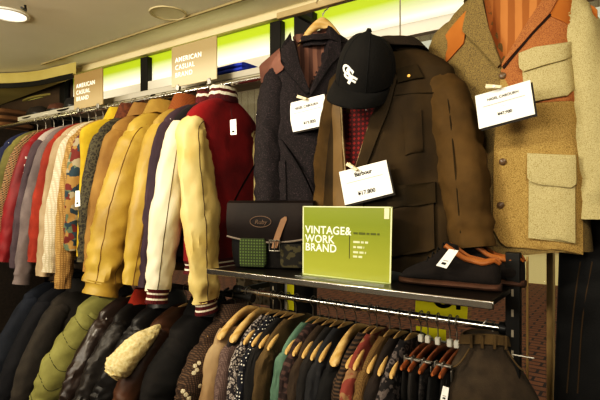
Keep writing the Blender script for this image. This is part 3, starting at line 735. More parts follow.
shirt('printed_shirt', 'shirt with a faded pink and sand print', 'shirt', 377, mat('pink_print', '#8a6a4a', '#7a3a30', 'paisley', scale=.5), 'pink and sand printed shirt')
shirt('corduroy_shirt', 'tan brown corduroy shirt with a rolled collar', 'shirt', 390, mat('tan_cord', '#6d5430', '#4b381d', 'rib'), 'tan corduroy shirt', d=.024)
shirt('cotton_shirt', 'dark brown shirt between the corduroy and the floral print', 'shirt', 400, mat('dark_brown_shirt', '#2b211a', '#1b1410', 'cloth'), 'dark brown shirt by the corduroy')
shirt('printed_shirt', 'black shirt with a dense grey floral print', 'shirt', 411, mat('grey_floral', '#5c5350', '#1b1717', 'paisley', scale=1.1), 'black floral print shirt', d=.026)

def skirt_on_clips(hx, label, m, short, L=.5, hm=REDWOOD, w=.15, top=-.135, name='trousers', rz=-PI / 2, d=.016):
    X = RR[0] * ratio(hx)
    t = thing(name, label, name, (X, RR[0], RR[1] + top), rz, 'trousers on the lower right rail')
    B = Body(nw=w, sw=w + .01, drop=.03, L=L, d=d, hemw=w + .03, hemd=d * 1.4, seed=int(hx), fold=.005)
    mb = MB(); B.mesh(mb, rows=26); mb.build('cloth_body', m, t)
    mb = MB(); mb.loft([[((w + .002) * math.cos(q), (d + .002) * math.sin(q), z) for q in [2 * PI * k / 30 for k in range(30)]] for z in (.004, -.032)]); mb.build('waistband', m, t)
    h = thing('clip_hanger', 'clip hanger holding the ' + short, 'hanger', (X, RR[0], RR[1]), rz, 'hangers on the lower right rail')
    b = MB(); hook(b, -.075); b.build('hook', STEEL, h)
    b = MB(); b.box((0, 0, -.075), (.02, .018, .026)); b.build('joint', WHITEP, h, bevel=.004)
    b = MB(); yoke(b, .17, -.095, .03, .026, .022, .012, .014, bow=0); b.build('yoke', hm, h, sharp=60)
    for s in (-1, 1):
        b = MB(); b.box((s * .12, -.006, -.128), (.022, .006, .05)); b.box((s * .12, .006 + d, -.138), (.022, .004, .034)); b.box((s * .12, d / 2, -.112), (.018, d + .012, .006)); b.build('clip', STEEL, h, bevel=.001)
    return t
skirt_on_clips(421, 'black trousers on the first of the reddish clip hangers', mat('black_twill', '#1b1815', '#110f0d', 'cloth'), 'first black trousers')
skirt_on_clips(428, 'charcoal trousers clipped between two black pairs', mat('charcoal_twill', '#2c2723', '#1c1916', 'cloth'), 'charcoal trousers')
skirt_on_clips(438, 'dark trousers with a faint pattern clipped left of the tag', mat('pattern_twill', '#332d2b', '#191615', 'paisley', scale=2), 'faintly patterned trousers')
skirt_on_clips(450, 'wide black trousers carrying a small white tag', mat('deep_black', '#12100e', '#0a0908', 'cloth'), 'wide black trousers', w=.19)
skirt_on_clips(457, 'black trousers next to the denim at the right end', mat('black_twill2', '#191614', '#0f0d0c', 'cloth'), 'black trousers next to the denim')

# denim at the right end, its waist turned to the viewer
DEN = mat('brown_denim', '#45392a', '#31281c', 'cloth', scale=2); DENS = mat('denim_seam', '#5f4c2c', '#453620', 'cloth')
jx = P(486, 333, 1.56)
jn = thing('jeans', 'dark olive brown jeans hung by the waistband at the right end of the rail', 'jeans', jx, .42, 'trousers on the lower right rail')
mb = MB(); rings = []
for i in range(31):
    t = i / 30 * .30; w = lerp(.072, .168, sstep(0, .25, t)); d = lerp(.03, .06, sstep(0, .2, t))
    rings.append([((w * math.copysign(abs(math.cos(q)) ** .8, math.cos(q))), d * math.sin(q) + .004 * noise.noise(Vector((math.cos(q) * 4, math.sin(q) * 2, t * 22))), -t - .012 * abs(math.cos(q)) ** 2 * (1 - t / .3)) for q in [2 * PI * (k + .5) / 48 for k in range(48)]])
mb.loft(rings); 
for s in (-1, 1):
    mb.loft([[(s * .078 + (.072 - .01 * t) * math.cos(q), .055 * math.sin(q), -.29 - t * .55) for q in [2 * PI * k / 24 for k in range(24)]] for t in [k / 10 for k in range(11)]])
mb.build('body', DEN, jn)
mb = MB(); mb.loft([[((w * math.copysign(abs(math.cos(q)) ** .8, math.cos(q))), d * math.sin(q), z - .012 * abs(math.cos(q)) ** 2) for q in [2 * PI * (k + .5) / 48 for k in range(48)]] for w, d, z in ((.069, .031, .006), (.076, .036, .004), (.083, .04, -.024), (.077, .036, -.026))])
mb.build('waistband', DENS, jn)
for x in (-.05, -.018, .018, .05):
    mb = MB(); mb.box((x, -.04, -.016), (.008, .006, .042)); mb.build('belt_loop', DENS, jn, bevel=.001)
mb = MB()
for s in (-1, 1):
    pts = [(s * (.055 + .05 * k / 8), -.040 - .012 * k / 8, -.04 - .055 * math.sin(k / 8 * PI / 2)) for k in range(9)]
    mb.tube(pts, .0028, 6)
    mb.build('pocket_seam', DENS, jn); mb = MB()
h = thing('clip_hanger', 'wire clip hanger holding the olive brown jeans', 'hanger', (jx.x, RAILY, RR[1]), .42, 'hangers on the lower right rail')
b = MB(); hook(b, -.03); b.build('hook', STEEL, h)
b = MB(); b.tube([(-.08, -.02, -.035), (0, 0, -.028), (.08, -.02, -.035)], .003, 8); b.build('bar', STEEL, h)
for s in (-1, 1):
    b = MB(); b.plate([(s * .06, -.045, -.03), (s * .074, -.045, -.03), (s * .08, -.05, -.085), (s * .066, -.05, -.085)], (0, .006, 0)); b.build('clip', CHROME, h)

# ================================================================== DISPLAY COATS
def pix(px, py, org, rz, yl):
    """photo pixel -> local (x,z) on the plane y=yl of an object at org turned by rz"""
    u = (px - 300) / FOC; v = (200 - py) / FOC
    d = Vector((u * CT - ST, u * ST + CT, v)); o = Vector((0, 0, EYE))
    n = Vector((-math.sin(rz), math.cos(rz), 0)); q = Vector(org) + n * yl
    k = (q - o).dot(n) / d.dot(n); w = o + d * k - Vector(org)
    return (w.x * math.cos(rz) + w.y * math.sin(rz), w.z)

def coat_on_bar(name, label, org, rz, m, body, group='coats on the display bar', rows=120, cols=170, mats=None):
    t = thing(name, label, 'jacket', org, rz, group)
    mb = MB(); body.mesh(mb, rows, cols); mb.build('body', m, t); return t
def part(body, name, poly, m, t, off=.004, th=.004, side=None, res=.011, label=None):
    mb = MB(); body.drape(mb, poly, off, th, side, 0, res); o = mb.build(name, m, t, sharp=50)
    if label: o['label'] = label
    return o
def strip(body, name, pts, w, m, t, off=.003, r=.003):
    mb = MB(); path = []
    for (x, z) in pts: path.append((x, body.y(x, -z, body.fs) + body.fs * off, z))
    mb.tube(catmull(path, 5), r, 6); return mb.build(name, m, t)
def bar_hanger(org, rz, label, z0, m=PALEWOOD, half=.2, drop=.09):
    h = thing('coat_hanger', label, 'hanger', (org[0], org[1], 2.27), rz, 'hangers on the display bar')
    b = MB(); hook(b, z0, .027, .003); b.build('hook', CHROME, h)
    b = MB(); yoke(b, half, z0 - .015, drop, .05, .03, .018, .035); b.build('yoke', m, h, sharp=60)

# ---- speckled blazer
ob = Vector((-1.085, 1.70, 2.135)); rb = math.radians(44)
TW1 = mat('dark_speckle_tweed', '#43353a', '#100b0b', 'speckle', scale=1.3, thr=.62)
pb = lambda x, y, yl=-.06: pix(x, y, ob, rb, yl)
Vb = [pb(294, 30), pb(331, 26), pb(326, 60), pb(309, 93), pb(300, 66)]
BB = Body(nw=.085, sw=.205, drop=.11, L=.73, d=.06, hemw=.23, hemd=.07, seed=5, fold=.006, V=Vb, vdepth=.05, fs=-1, freq=16)
tb = coat_on_bar('tweed_blazer', 'dark speckled tweed blazer with brown shoulder panels on a pale wooden hanger', ob, rb, TW1, BB)
for s in (-1, 1):
    mb = MB(); sleeve(mb, [(s * .15, .01, -.15), (s * .195, .01, -.205), (s * .225, 0, -.44), (s * .225, -.02, -.72)], [.045, .06, .062, .055], [.035, .05, .052, .05], seed=s + 3, wr=.006); mb.build('sleeve', TW1, tb)
LIN = mat('brown_lining', '#6d4c3e', '#4c332a', 'stripe_x', scale=9)
part(BB, 'lining', [(x * .99, z) for x, z in Vb], LIN, tb, .004, .001, label='brown striped lining')
part(BB, 'lapel', [pb(292, 28), pb(283, 42), pb(281, 60), pb(286, 62), pb(284, 68), pb(306, 95), pb(309, 92), pb(299, 64)], TW1, tb, .006, .007)
part(BB, 'lapel', [pb(329, 24), pb(341, 36), pb(340, 56), pb(330, 66), pb(310, 96), pb(308, 92), pb(324, 60)], TW1, tb, .006, .007)
SHB = mat('brown_suede', '#7a5346', '#583a30', 'leather', rough=.9)
part(BB, 'shoulder_panel', [pb(281, 44), pb(281, 62), pb(285, 68), pb(272, 76), pb(262, 80), pb(260, 62)], SHB, tb, .006, .004, label='brown suede shoulder panel')
part(BB, 'pocket', [pb(262, 160), pb(285, 160), pb(286, 200), pb(262, 200)], TW1, tb, .003, .005)
mb = MB(); collar(mb, .088, .052, .018, 'fold', flare=.012, z=-.03); mb.build('collar', TW1, tb)
bar_hanger(ob, rb, 'broad pale wooden hanger carrying the speckled blazer', -.036, half=.16, drop=.21)

# ---- waxed jacket
ow = Vector((-.738, 1.60, 1.985)); rw = math.radians(10)
WAXS = mat('waxed_sleeve', '#574222', '#35270f', 'leather', rough=.75, spec=.12, bump=.2)  # same waxed cotton with the light on the sleeves put into its colour
WAX = mat('waxed_cotton', '#3c2e17', '#241b0d', 'leather', rough=.75, spec=.12, bump=.2)
WAXD = mat('waxed_dark', '#33270f', '#1d160a', 'leather', rough=.8, spec=.12)
CORD = mat('dark_corduroy', '#2b2014', '#191209', 'rib')
pw = lambda x, y, yl=-.07: pix(x, y, ow, rw, yl)
Vw = [pw(337, 78), pw(392, 70), pw(385, 95), pw(373, 118), pw(358, 168), pw(347, 174), pw(343, 140), pw(341, 104)]
BW = Body(nw=.09, sw=.225, drop=.085, L=.785, d=.075, hemw=.27, hemd=.09, seed=8, fold=.011, V=Vw, vdepth=.05, fs=-1, freq=15)
tw = coat_on_bar('waxed_jacket', 'olive brown waxed jacket with open zip, hung behind the green sign', ow, rw, WAX, BW)
for s in (-1, 1):
    mb = MB(); sleeve(mb, [(s * .125, 0, -.105), (s * (.195 if s > 0 else .19), -.005, -.18), (s * (.25 if s > 0 else .235), -.03 if s > 0 else .03, -.40), (s * (.29 if s > 0 else .235), -.065 if s > 0 else .02, -.69)], [.045, .075 if s > 0 else .062, .085 if s > 0 else .062, .066 if s > 0 else .05], [.045, .07, .072, .055] if s > 0 else [.05, .05, .05, .04], seed=s + 9, wr=.008, n=36, seg=20); so = mb.build('sleeve', WAXS, tw)
    if s < 0: continue
    mb = MB(); mb.tube(catmull([(s * .21, -.068, -.15), (s * (.235 if s > 0 else .20), -.096, -.36), (s * (.26 if s > 0 else .20), -.112, -.64)], 8), .0022, 6); mb.build('seam', WAXD, so)
REDP = mat('red_plaid_lining', '#6d1614', '#1c0d0c', 'plaid', scale=2.6)
part(BW, 'lining', [(x, z) for x, z in Vw], REDP, tw, .004, .001, label='red plaid lining')
part(BW, 'label_patch', [pw(360, 96), pw(373, 93), pw(370, 106), pw(363, 110)], CARD, tw, .004, .001)
part(BW, 'placket', [pw(390, 72), pw(399, 76), pw(391, 112), pw(368, 168), pw(364, 262), pw(354, 262), pw(356, 168), pw(372, 118), pw(384, 96)], WAX, tw, .006, .005)
part(BW, 'front_facing', [pw(336, 84), pw(342, 106), pw(344, 140), pw(348, 174), pw(350, 262), pw(338, 262), pw(334, 170), pw(331, 110)], mat('facing_brown', '#6a5027', '#4e3a19', 'leather', rough=.6), tw, .005, .005)
ZIP = mat('zip_brass', '#b7a37c', '#4b3c24', 'stripe_z', scale=70, rough=.4)
strip(BW, 'zipper', [pw(341, 106), pw(343, 140), pw(347, 172)], 0, ZIP, tw, .006, .0035)
strip(BW, 'zipper', [pw(374, 117), pw(366, 142), pw(358, 166)], 0, ZIP, tw, .006, .003)
part(BW, 'storm_flap', [pw(397, 68), pw(417, 64), pw(424, 78), pw(399, 84)], WAXD, tw, .006, .004)
part(BW, 'chest_pocket', [pw(404, 112), pw(422, 110), pw(424, 152), pw(407, 156)], WAX, tw, .003, .003)
part(BW, 'pocket', [pw(392, 190), pw(434, 186), pw(436, 250), pw(394, 256)], WAX, tw, .004, .012)
part(BW, 'pocket_flap', [pw(390, 186), pw(436, 182), pw(437, 204), pw(391, 209)], WAXD, tw, .017, .004)
strip(BW, 'seam', [pw(396, 96), pw(420, 93), pw(440, 92)], 0, WAXD, tw, .002, .002)
mb = MB(); 
x, z = pw(410, 77); mb.tube([(x, BW.y(x, -z, -1) - .010, z), (x, BW.y(x, -z, -1) - .015, z)], .005, 10); mb.build('stud', BRASS, tw)
mb = MB(); collar(mb, .094, .066, .028, 'fold', flare=.035); mb.build('collar', CORD, tw)
bar_hanger((ow[0], 1.70), rw, 'hanger inside the waxed jacket, hidden by the cap', -.215, BLACKP, half=.2)

# ---- patchwork tweed coat
ot = Vector((-.372, 1.745, 2.17)); rt = 0
TA = mat('olive_tweed', '#a88a52', '#77602f', 'speckle', scale=1.7, thr=.47)
TB = mat('rust_tweed', '#a5693c', '#7d4a28', 'speckle', scale=1.7, thr=.47)
TC = mat('pale_tweed', '#b9aa7c', '#928355', 'speckle', scale=1.7, thr=.45)
TD = mat('grey_olive_tweed', '#7f6c40', '#52432a', 'speckle', scale=1.7, thr=.47)
OR = mat('orange_suede', '#b06a2c', '#94541f', 'leather', rough=.9, bump=.1)
pt = lambda x, y, yl=-.07: pix(x, y, ot, rt, yl)
Vt = [pt(478, -30), pt(552, -34), pt(544, 0), pt(522, 35), pt(503, 68), pt(490, 30)]
BT = Body(nw=.095, sw=.205, drop=.095, L=.89, d=.07, hemw=.255, hemd=.085, seed=11, fold=.006, V=Vt, vdepth=.045, fs=-1, freq=12, nexp=3)
tt = coat_on_bar('tweed_coat', 'large patchwork tweed coat with orange suede shoulders at the right edge', ot, rt, TD, BT)
for s in (-1, 1):
    mb = MB(); sleeve(mb, [(s * .15, 0, -.13), (s * .20, 0, -.18), (s * .25, .0, -.46), (s * .255, -.01, -.78)], [.065, .07, .07, .06], [.05, .06, .06, .05], seed=s + 21, wr=.007, n=26); mb.build('sleeve', TC if s > 0 else TD, tt)
part(BT, 'lining', Vt, mat('orange_lining', '#b0703c', '#8d5426', 'stripe_x', scale=7), tt, .004, .001, label='orange brown lining')
part(BT, 'front_panel', [pt(503, 66), pt(580, 20), pt(583, 255), pt(520, 250), pt(503, 245), pt(494, 228), pt(495, 150)], TA, tt, .004, .004, res=.014, label='olive tan tweed front panel')
part(BT, 'chest_panel', [pt(548, 10), pt(580, 18), pt(580, 104), pt(520, 106), pt(502, 72)], TB, tt, .009, .001, res=.014, label='rust tweed chest panel')
part(BT, 'side_panel', [pt(578, 24), pt(592, 24), pt(596, 150), pt(579, 150)], TC, tt, .010, .002, label='pale tweed side panel')
part(BT, 'shoulder_panel', [pt(437, 40), pt(470, 6), pt(464, 44), pt(452, 56), pt(437, 68)], OR, tt, .004, .003, label='orange suede shoulder panel')
part(BT, 'shoulder_panel', [pt(548, -20), pt(596, 2), pt(596, 27), pt(575, 26), pt(549, 16)], OR, tt, .011, .003, label='orange suede shoulder panel')
part(BT, 'lapel', [pt(480, -26), pt(468, 4), pt(463, 32), pt(480, 48), pt(499, 69), pt(504, 66), pt(490, 30), pt(483, 0)], TD, tt, .007, .008)
part(BT, 'lapel', [pt(548, -30), pt(560, -6), pt(551, 14), pt(530, 38), pt(504, 69), pt(503, 64), pt(520, 34), pt(540, 2)], TB, tt, .012, .008)
strip(BT, 'lapel_shadow', [pt(551, 15), pt(530, 39), pt(505, 70)], 0, mat('shadow_brown', '#2a1a10', kind='plain'), tt, .012, .004)  # dark strip stands in for the shadow under the right lapel
def pocket(pp, flap, m, name='pocket'):
    o = part(BT, name, pp, m, tt, .010, .010)
    f = part(BT, 'pocket_flap', flap, m, tt, .021, .008)
    f.parent = o
pocket([pt(523, 60), pt(572, 48), pt(574, 88), pt(566, 98), pt(535, 103), pt(526, 96)], [pt(521, 54), pt(572, 40), pt(574, 52), pt(570, 59), pt(526, 74), pt(521, 70)], TC)
pocket([pt(530, 160), pt(575, 158), pt(576, 243), pt(530, 240)], [pt(529, 154), pt(576, 153), pt(577, 184), pt(572, 188), pt(534, 184), pt(529, 178)], TC)
pocket([pt(470, 160), pt(487, 158), pt(488, 232), pt(471, 230)], [pt(469, 156), pt(488, 154), pt(488, 182), pt(478, 186), pt(469, 184)], TB)
for (x, y) in ((504, 77), (504, 162), (503, 120), (502, 205)):
    q = pt(x, y); yb = BT.y(q[0], -q[1], -1) - .012
    mb = MB(); mb.tube([(q[0], yb + .004, q[1]), (q[0], yb - .002, q[1]), (q[0], yb - .004, q[1])], [.011, .011, .008], 16); mb.build('button', mat('horn_button', '#5b4630', kind='plain', rough=.3), tt)
mb = MB(); collar(mb, .10, .066, .05, 'fold', flare=.03); mb.build('collar', TD, tt)
bar_hanger(ot, rt, 'hanger inside the patchwork tweed coat, above the frame', -.085, half=.19)

# ---- long black coat behind the tweed
lb = Vector((-.015, 1.885, 2.05))
BL = Body(nw=.08, sw=.20, drop=.09, L=1.45, d=.032, hemw=.235, hemd=.04, seed=31, fold=.008, fs=-1, freq=12)
BLKL = mat('long_black', '#12110f', '#0a0908', 'cloth', rough=.7)
tl = coat_on_bar('long_coat', 'long black coat hanging behind the tweed coat at the right edge', lb, 0, BLKL, BL, group='coats on the display bar')
for s in (-1, 1):
    mb = MB(); sleeve(mb, [(s * .14, 0, -.12), (s * .19, 0, -.17), (s * .215, 0, -.42), (s * .215, -.01, -.74)], [.045, .06, .06, .05], [.025, .035, .036, .03], seed=s + 40, wr=.005); mb.build('sleeve', BLKL, tl)
for pts in ([pix(580, 262, lb, 0, -.05), pix(573, 310, lb, 0, -.05), pix(566, 395, lb, 0, -.05)], [pix(592, 262, lb, 0, -.05), pix(582, 320, lb, 0, -.05), pix(577, 395, lb, 0, -.05)]):
    strip(BL, 'seam', pts, 0, mat('seam_brown', '#4a3820', kind='plain'), tl, .001, .0025)
h = thing('coat_hanger', 'hanger inside the long black coat at the right edge', 'hanger', (lb.x, 1.70, 2.27), 0, 'hangers on the display bar')
b = MB(); hook(b, -.06, .027, .003); b.tube([(0, 0, -.06), (0, .185, -.22)], .003, 6); b.build('hook', CHROME, h)
b = MB(); yoke(b, .19, -.225, .09); b.v = [(x, y + .185, z) for x, y, z in b.v]; b.build('yoke', PALEWOOD, h)

# ---- baseball cap
cc = P(367, 62, 1.47)
tc_ = thing('baseball_cap', 'black baseball cap with white interlocking letters over the waxed jacket collar', 'cap', cc)
tc_.scale = (1.14, 1.14, 1.14)
tc_.rotation_euler = (Matrix.Rotation(math.radians(10), 3, 'Z') @ Matrix.Rotation(math.radians(20), 3, 'Y') @ Matrix.Rotation(math.radians(36), 3, 'X')).to_euler()
CAPM = mat('cap_black', '#14110d', '#0d0b08', 'cloth', rough=.9)
def crown(az, el, k=1.0):
    k *= 1.0
    # az from the front (-y) turning to +x; el from rim to top
    r = math.cos(el) ** .75
    fx = .088 * k; fy = .102 * k
    return Vector((fx * r * math.sin(az), -fy * r * math.cos(az) * (1 + .04 * math.cos(az)), -.05 + (.135 + .012 * math.cos(az)) * k * math.sin(el)))
mb = MB(); mb.loft([[crown(2 * PI * j / 48, i / 16 * PI / 2 * .985) for j in range(48)] for i in range(17)], True, False, True); mb.build('crown', CAPM, tc_)
mb = MB()
for j in range(6):
    mb.tube([crown(PI / 6 + j * PI / 3, i / 14 * PI / 2 * .97, 1.003) for i in range(15)], .0014, 5)
mb.build('panel_seam', mat('cap_seam', '#0a0907', kind='plain'), tc_)
mb = MB(); mb.tube([crown(0, PI / 2 * .98) + Vector((0, 0, -.002)), crown(0, PI / 2 * .98) + Vector((0, 0, .006))], [.009, .006], 12); mb.build('top_button', CAPM, tc_)
mb = MB(); top, bot = [], []
NB = 24
for i in range(9):
    f = i / 8; rt_, rb_ = [], []
    for j in range(NB + 1):
        a = (j / NB - .5) * PI * .92
        base = crown(a, .02); ext = Vector((.090 * math.sin(a), -.102 * math.cos(a) - .075 * math.cos(a) ** .8, -.05))
        p = base.lerp(ext, f); p.z = -.048 - .028 * (math.sin(a) ** 2) * (.3 + f * .7) - .012 * f * f
        rt_.append(p); rb_.append(p + Vector((0, 0, -.004)))
    top.append(rt_ + rb_[::-1])
mb.loft(top, True, True, True); mb.build('bill', CAPM, tc_)
mb = MB(); mb.tube([crown(PI - .5, .05, 1.02), crown(PI, .03, 1.06), crown(PI + .5, .05, 1.02)], .008, 8); mb.build('back_strap', BLACKP, tc_)
def wrap_letter(ch, size, dx, dz, rot, bold):
    o = text_obj('emblem_letter', ch, size, (0, 0, 0), (0, 0, 0), mat('emblem_white', '#eeeae0', kind='plain', rough=.6, emit=.12), tc_, 'CENTER', ext=.0008, bold=bold)
    rot -= .45
    for v in o.data.vertices:
        x, y = v.co.x * .8, (v.co.y - size * .35) * .62; 
        xr = x * math.cos(rot) - y * math.sin(rot) + dx * .8; yr = x * math.sin(rot) + y * math.cos(rot) + dz * .62
        v.co = crown(xr / .072 - .06, .30 + yr / .125, 1.012 + v.co.z * 8)
    return o
wrap_letter('S', .060, -.004, .012, .1, .0022)
wrap_letter('G', .046, -.016, .026, .1, .0018)
wrap_letter('F', .050, .010, -.012, .1, .0022)

# ================================================================== CARDS, TAGS, SIGNS
def quad_thing(name, label, cat, px4, Y, m, group=None, th=.003, pname='card'):
    """flat card through four photo corners TL,TR,BR,BL standing in the plane y=Y"""
    c = [P(x, y, Y) for x, y in px4]; o = sum(c, Vector()) / 4
    t = thing(name, label, cat, o, 0, group); q = [p - o for p in c]
    mb = MB(); mb.plate(q, (0, th, 0)); mb.build(pname, m, t)
    return t, q
def quad_text(t, q, s, u, v, hgt, m, align='CENTER', spacing=1.0, bold=0, name='lettering', yo=-.001):
    """text on a card; u,v in card units (0..1 from left, from bottom), hgt as fraction of card height"""
    W = (q[1] - q[0]).length; H = (q[0] - q[3]).length
    o = text_obj(name, s, hgt * H, (0, 0, 0), (0, 0, 0), m, t, align, ext=.0002, spacing=spacing, bold=bold)
    for vv in o.data.vertices:
        a = u + vv.co.x / W; b = v + vv.co.y / H; zz = vv.co.z
        p = q[3].lerp(q[2], a).lerp(q[0].lerp(q[1], a), b); p.y += yo - abs(zz); vv.co = p
    return o
def quad_rule(t, q, u0, u1, v, w, m, name='rule'):
    f = lambda a, b: q[3].lerp(q[2], a).lerp(q[0].lerp(q[1], a), b) + Vector((0, -.0012, 0))
    mb = MB(); mb.plate([f(u0, v), f(u1, v), f(u1, v + w), f(u0, v + w)], (0, .0008, 0)); return mb.build(name, m, t)
def peg(loc, ang, label):
    t = thing('clothes_peg', label, 'peg', loc, 0, 'pegs on the price cards'); t.rotation_euler = (0, ang, 0); t.location.y -= .004
    for s in (-1, 1):
        mb = MB(); mb.plate([(-.022, s * .005, -.006), (.022, s * .003, -.005), (.024, s * .003, .004), (-.022, s * .005, .006)], (0, s * .004, 0)); mb.build('jaw', PEG, t, bevel=.001)
    mb = MB(); mb.tube([(0.004, -.010, 0), (0.004, .010, 0)], .004, 10); mb.build('spring', STEEL, t)
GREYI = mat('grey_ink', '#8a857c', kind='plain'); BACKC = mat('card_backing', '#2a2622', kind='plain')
PCG = 'price cards on the coats'
def price_card(px4, Y, label, lines, pegpx, peglabel, pegang, text=True, m=CARD):
    t, q = quad_thing('price_card', label, 'price card', px4, Y, m, PCG)
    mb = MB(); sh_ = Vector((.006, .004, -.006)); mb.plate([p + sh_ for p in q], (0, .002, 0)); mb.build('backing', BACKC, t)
    for (s, v, hh, ink, b) in lines: quad_text(t, q, s, .5, v, hh, ink, bold=b)
    quad_rule(t, q, .12, .88, .60, .014, GREYI)
    quad_text(t, q, '- -- -', .5, .47, .07, GREYI, name='small_print')
    pp = P(pegpx[0], pegpx[1], Y - .008); peg(pp, pegang, peglabel)
    return t
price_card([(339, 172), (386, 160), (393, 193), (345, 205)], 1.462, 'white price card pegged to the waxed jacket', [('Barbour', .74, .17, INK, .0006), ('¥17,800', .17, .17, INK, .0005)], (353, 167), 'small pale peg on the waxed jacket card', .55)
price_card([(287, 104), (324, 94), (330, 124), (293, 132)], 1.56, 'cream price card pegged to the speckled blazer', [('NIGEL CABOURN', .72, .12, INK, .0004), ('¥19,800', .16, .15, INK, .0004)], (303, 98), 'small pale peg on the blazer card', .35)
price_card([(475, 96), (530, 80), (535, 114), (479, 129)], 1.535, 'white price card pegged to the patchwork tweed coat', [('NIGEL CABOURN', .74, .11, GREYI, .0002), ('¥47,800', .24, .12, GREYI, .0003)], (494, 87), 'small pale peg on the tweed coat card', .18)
# green acrylic sign
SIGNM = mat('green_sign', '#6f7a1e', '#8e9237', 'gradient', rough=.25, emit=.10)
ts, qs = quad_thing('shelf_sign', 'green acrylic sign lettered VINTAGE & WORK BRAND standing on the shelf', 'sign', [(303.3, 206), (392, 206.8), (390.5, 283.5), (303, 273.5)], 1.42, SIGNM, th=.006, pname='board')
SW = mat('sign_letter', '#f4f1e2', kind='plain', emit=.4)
for i, (wd, v) in enumerate((('VINTAGE&', .605), ('WORK', .475), ('BRAND', .35))):
    quad_text(ts, qs, wd, .03, v, .155, SW, 'LEFT', 1.06, .0007)
quad_rule(ts, qs, .555, .56, .28, .36, BACKC, 'divider')
for i, (v, u1) in enumerate(((.62, .88), (.50, .76), (.43, .72), (.36, .74), (.30, .70))):
    sm_ = mat('small_print_olive', '#4e5520', kind='plain') if i == 0 else mat('small_print_pale', '#c9cda0', kind='plain')
    u = .60; kk = 0
    while u < u1:
        wd = (.045, .07, .03, .055)[(kk + i) % 4]; quad_rule(ts, qs, u, min(u + wd, u1), v, .028, sm_, 'small_print'); u += wd + .014; kk += 1
quad_rule(ts, qs, .925, .975, .84, .14, mat('sticker', '#d6d2a6', kind='plain'), 'sticker')
for (u0, u1, v0, w_) in ((0, 1, -.03, .035), (0, 1, .985, .015)): quad_rule(ts, qs, u0, u1, v0, w_, mat('acrylic_edge', '#d5d8a8', kind='plain', rough=.2), 'clear_edge')
quad_rule(ts, qs, -.004, .008, 0, 1, mat('acrylic_edge', '#d5d8a8', kind='plain', rough=.2), 'clear_edge'); quad_rule(ts, qs, .99, 1.004, 0, 1, mat('acrylic_edge', '#d5d8a8', kind='plain', rough=.2), 'clear_edge')
mb = MB(); bl, br = qs[3], qs[2]; zb = SHZ - .004 - ts.location.z
mb.plate([(bl.x, -.05, zb + .001), (br.x, -.05, zb + .001), (br.x, .05, zb + .001), (bl.x, .05, zb + .001)], (0, 0, .004)); mb.build('base', glass_mat('clear_acrylic', (.9, .93, .8, 1), .12), ts)
# small tags
def small_tag(px4, Y, label, strpx):
    t, q = quad_thing('price_tag', label, 'price tag', px4, Y, CARD, 'small price tags', th=.0015)
    mid = (q[0] + q[1]) / 2; e = P(strpx[0], strpx[1], Y + .01) - t.location
    mb = MB(); mb.tube([mid + Vector((0, .0005, -.004)), mid.lerp(e, .5) + Vector((0, -.004, 0)), e], .0009, 6); mb.build('string', INK, t)
    quad_rule(t, q, .25, .75, .35, .04, GREYI); quad_rule(t, q, .3, .7, .15, .12, INK, 'barcode')
small_tag([(230, 120), (236, 119), (236.5, 134.5), (230.5, 135)], 1.47, 'small white tag hanging from the red varsity jacket collar', (231, 108))
small_tag([(449, 249), (458.5, 250.5), (446.5, 268.5), (436, 265.5)], 1.40, 'white tag tied to the dark suede shoe', (458, 247))
small_tag([(443, 386), (449, 388), (447, 402), (440, 400)], 1.37, 'small white tag on the wide black trousers', (447, 380))
small_tag([(75.5, 191), (79.5, 190.5), (80, 206), (75, 207)], 1.20, 'small white tag hanging at the yellow vest', (77, 184))
# posters on the glass
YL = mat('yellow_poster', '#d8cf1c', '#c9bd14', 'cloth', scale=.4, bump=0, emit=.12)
def poster(px4, label, m): return quad_thing('window_poster', label, 'poster', px4, WINY - .02, m, 'posters on the window', th=.002, pname='sheet')
tp, qp = poster([(416, 286), (468, 292), (467, 325), (415, 319.5)], 'yellow poster with black letters on the window behind the right hangers', YL)
quad_text(tp, qp, 'OF', .34, .46, .75, INK, 'LEFT', 1.1, .004)
quad_rule(tp, qp, .02, .22, .70, .12, INK)
tp, qp = poster([(284, 262), (306, 265), (306, 314), (284, 310)], 'narrow yellow poster on the window behind the left end of the shelf', YL)
quad_rule(tp, qp, .0, .14, 0, 1, CARD, 'white_margin')
tp, qp = poster([(236, 276), (273, 280), (273, 306), (236, 302)], 'cream notice on the window behind the end of the rail', mat('cream_notice', '#b9a988', '#7d6b50', 'paisley', scale=.4))
tp, qp = poster([(416, 326), (446, 330), (446, 343), (416, 339)], 'small yellow strip poster half hidden by the clip hangers', YL)

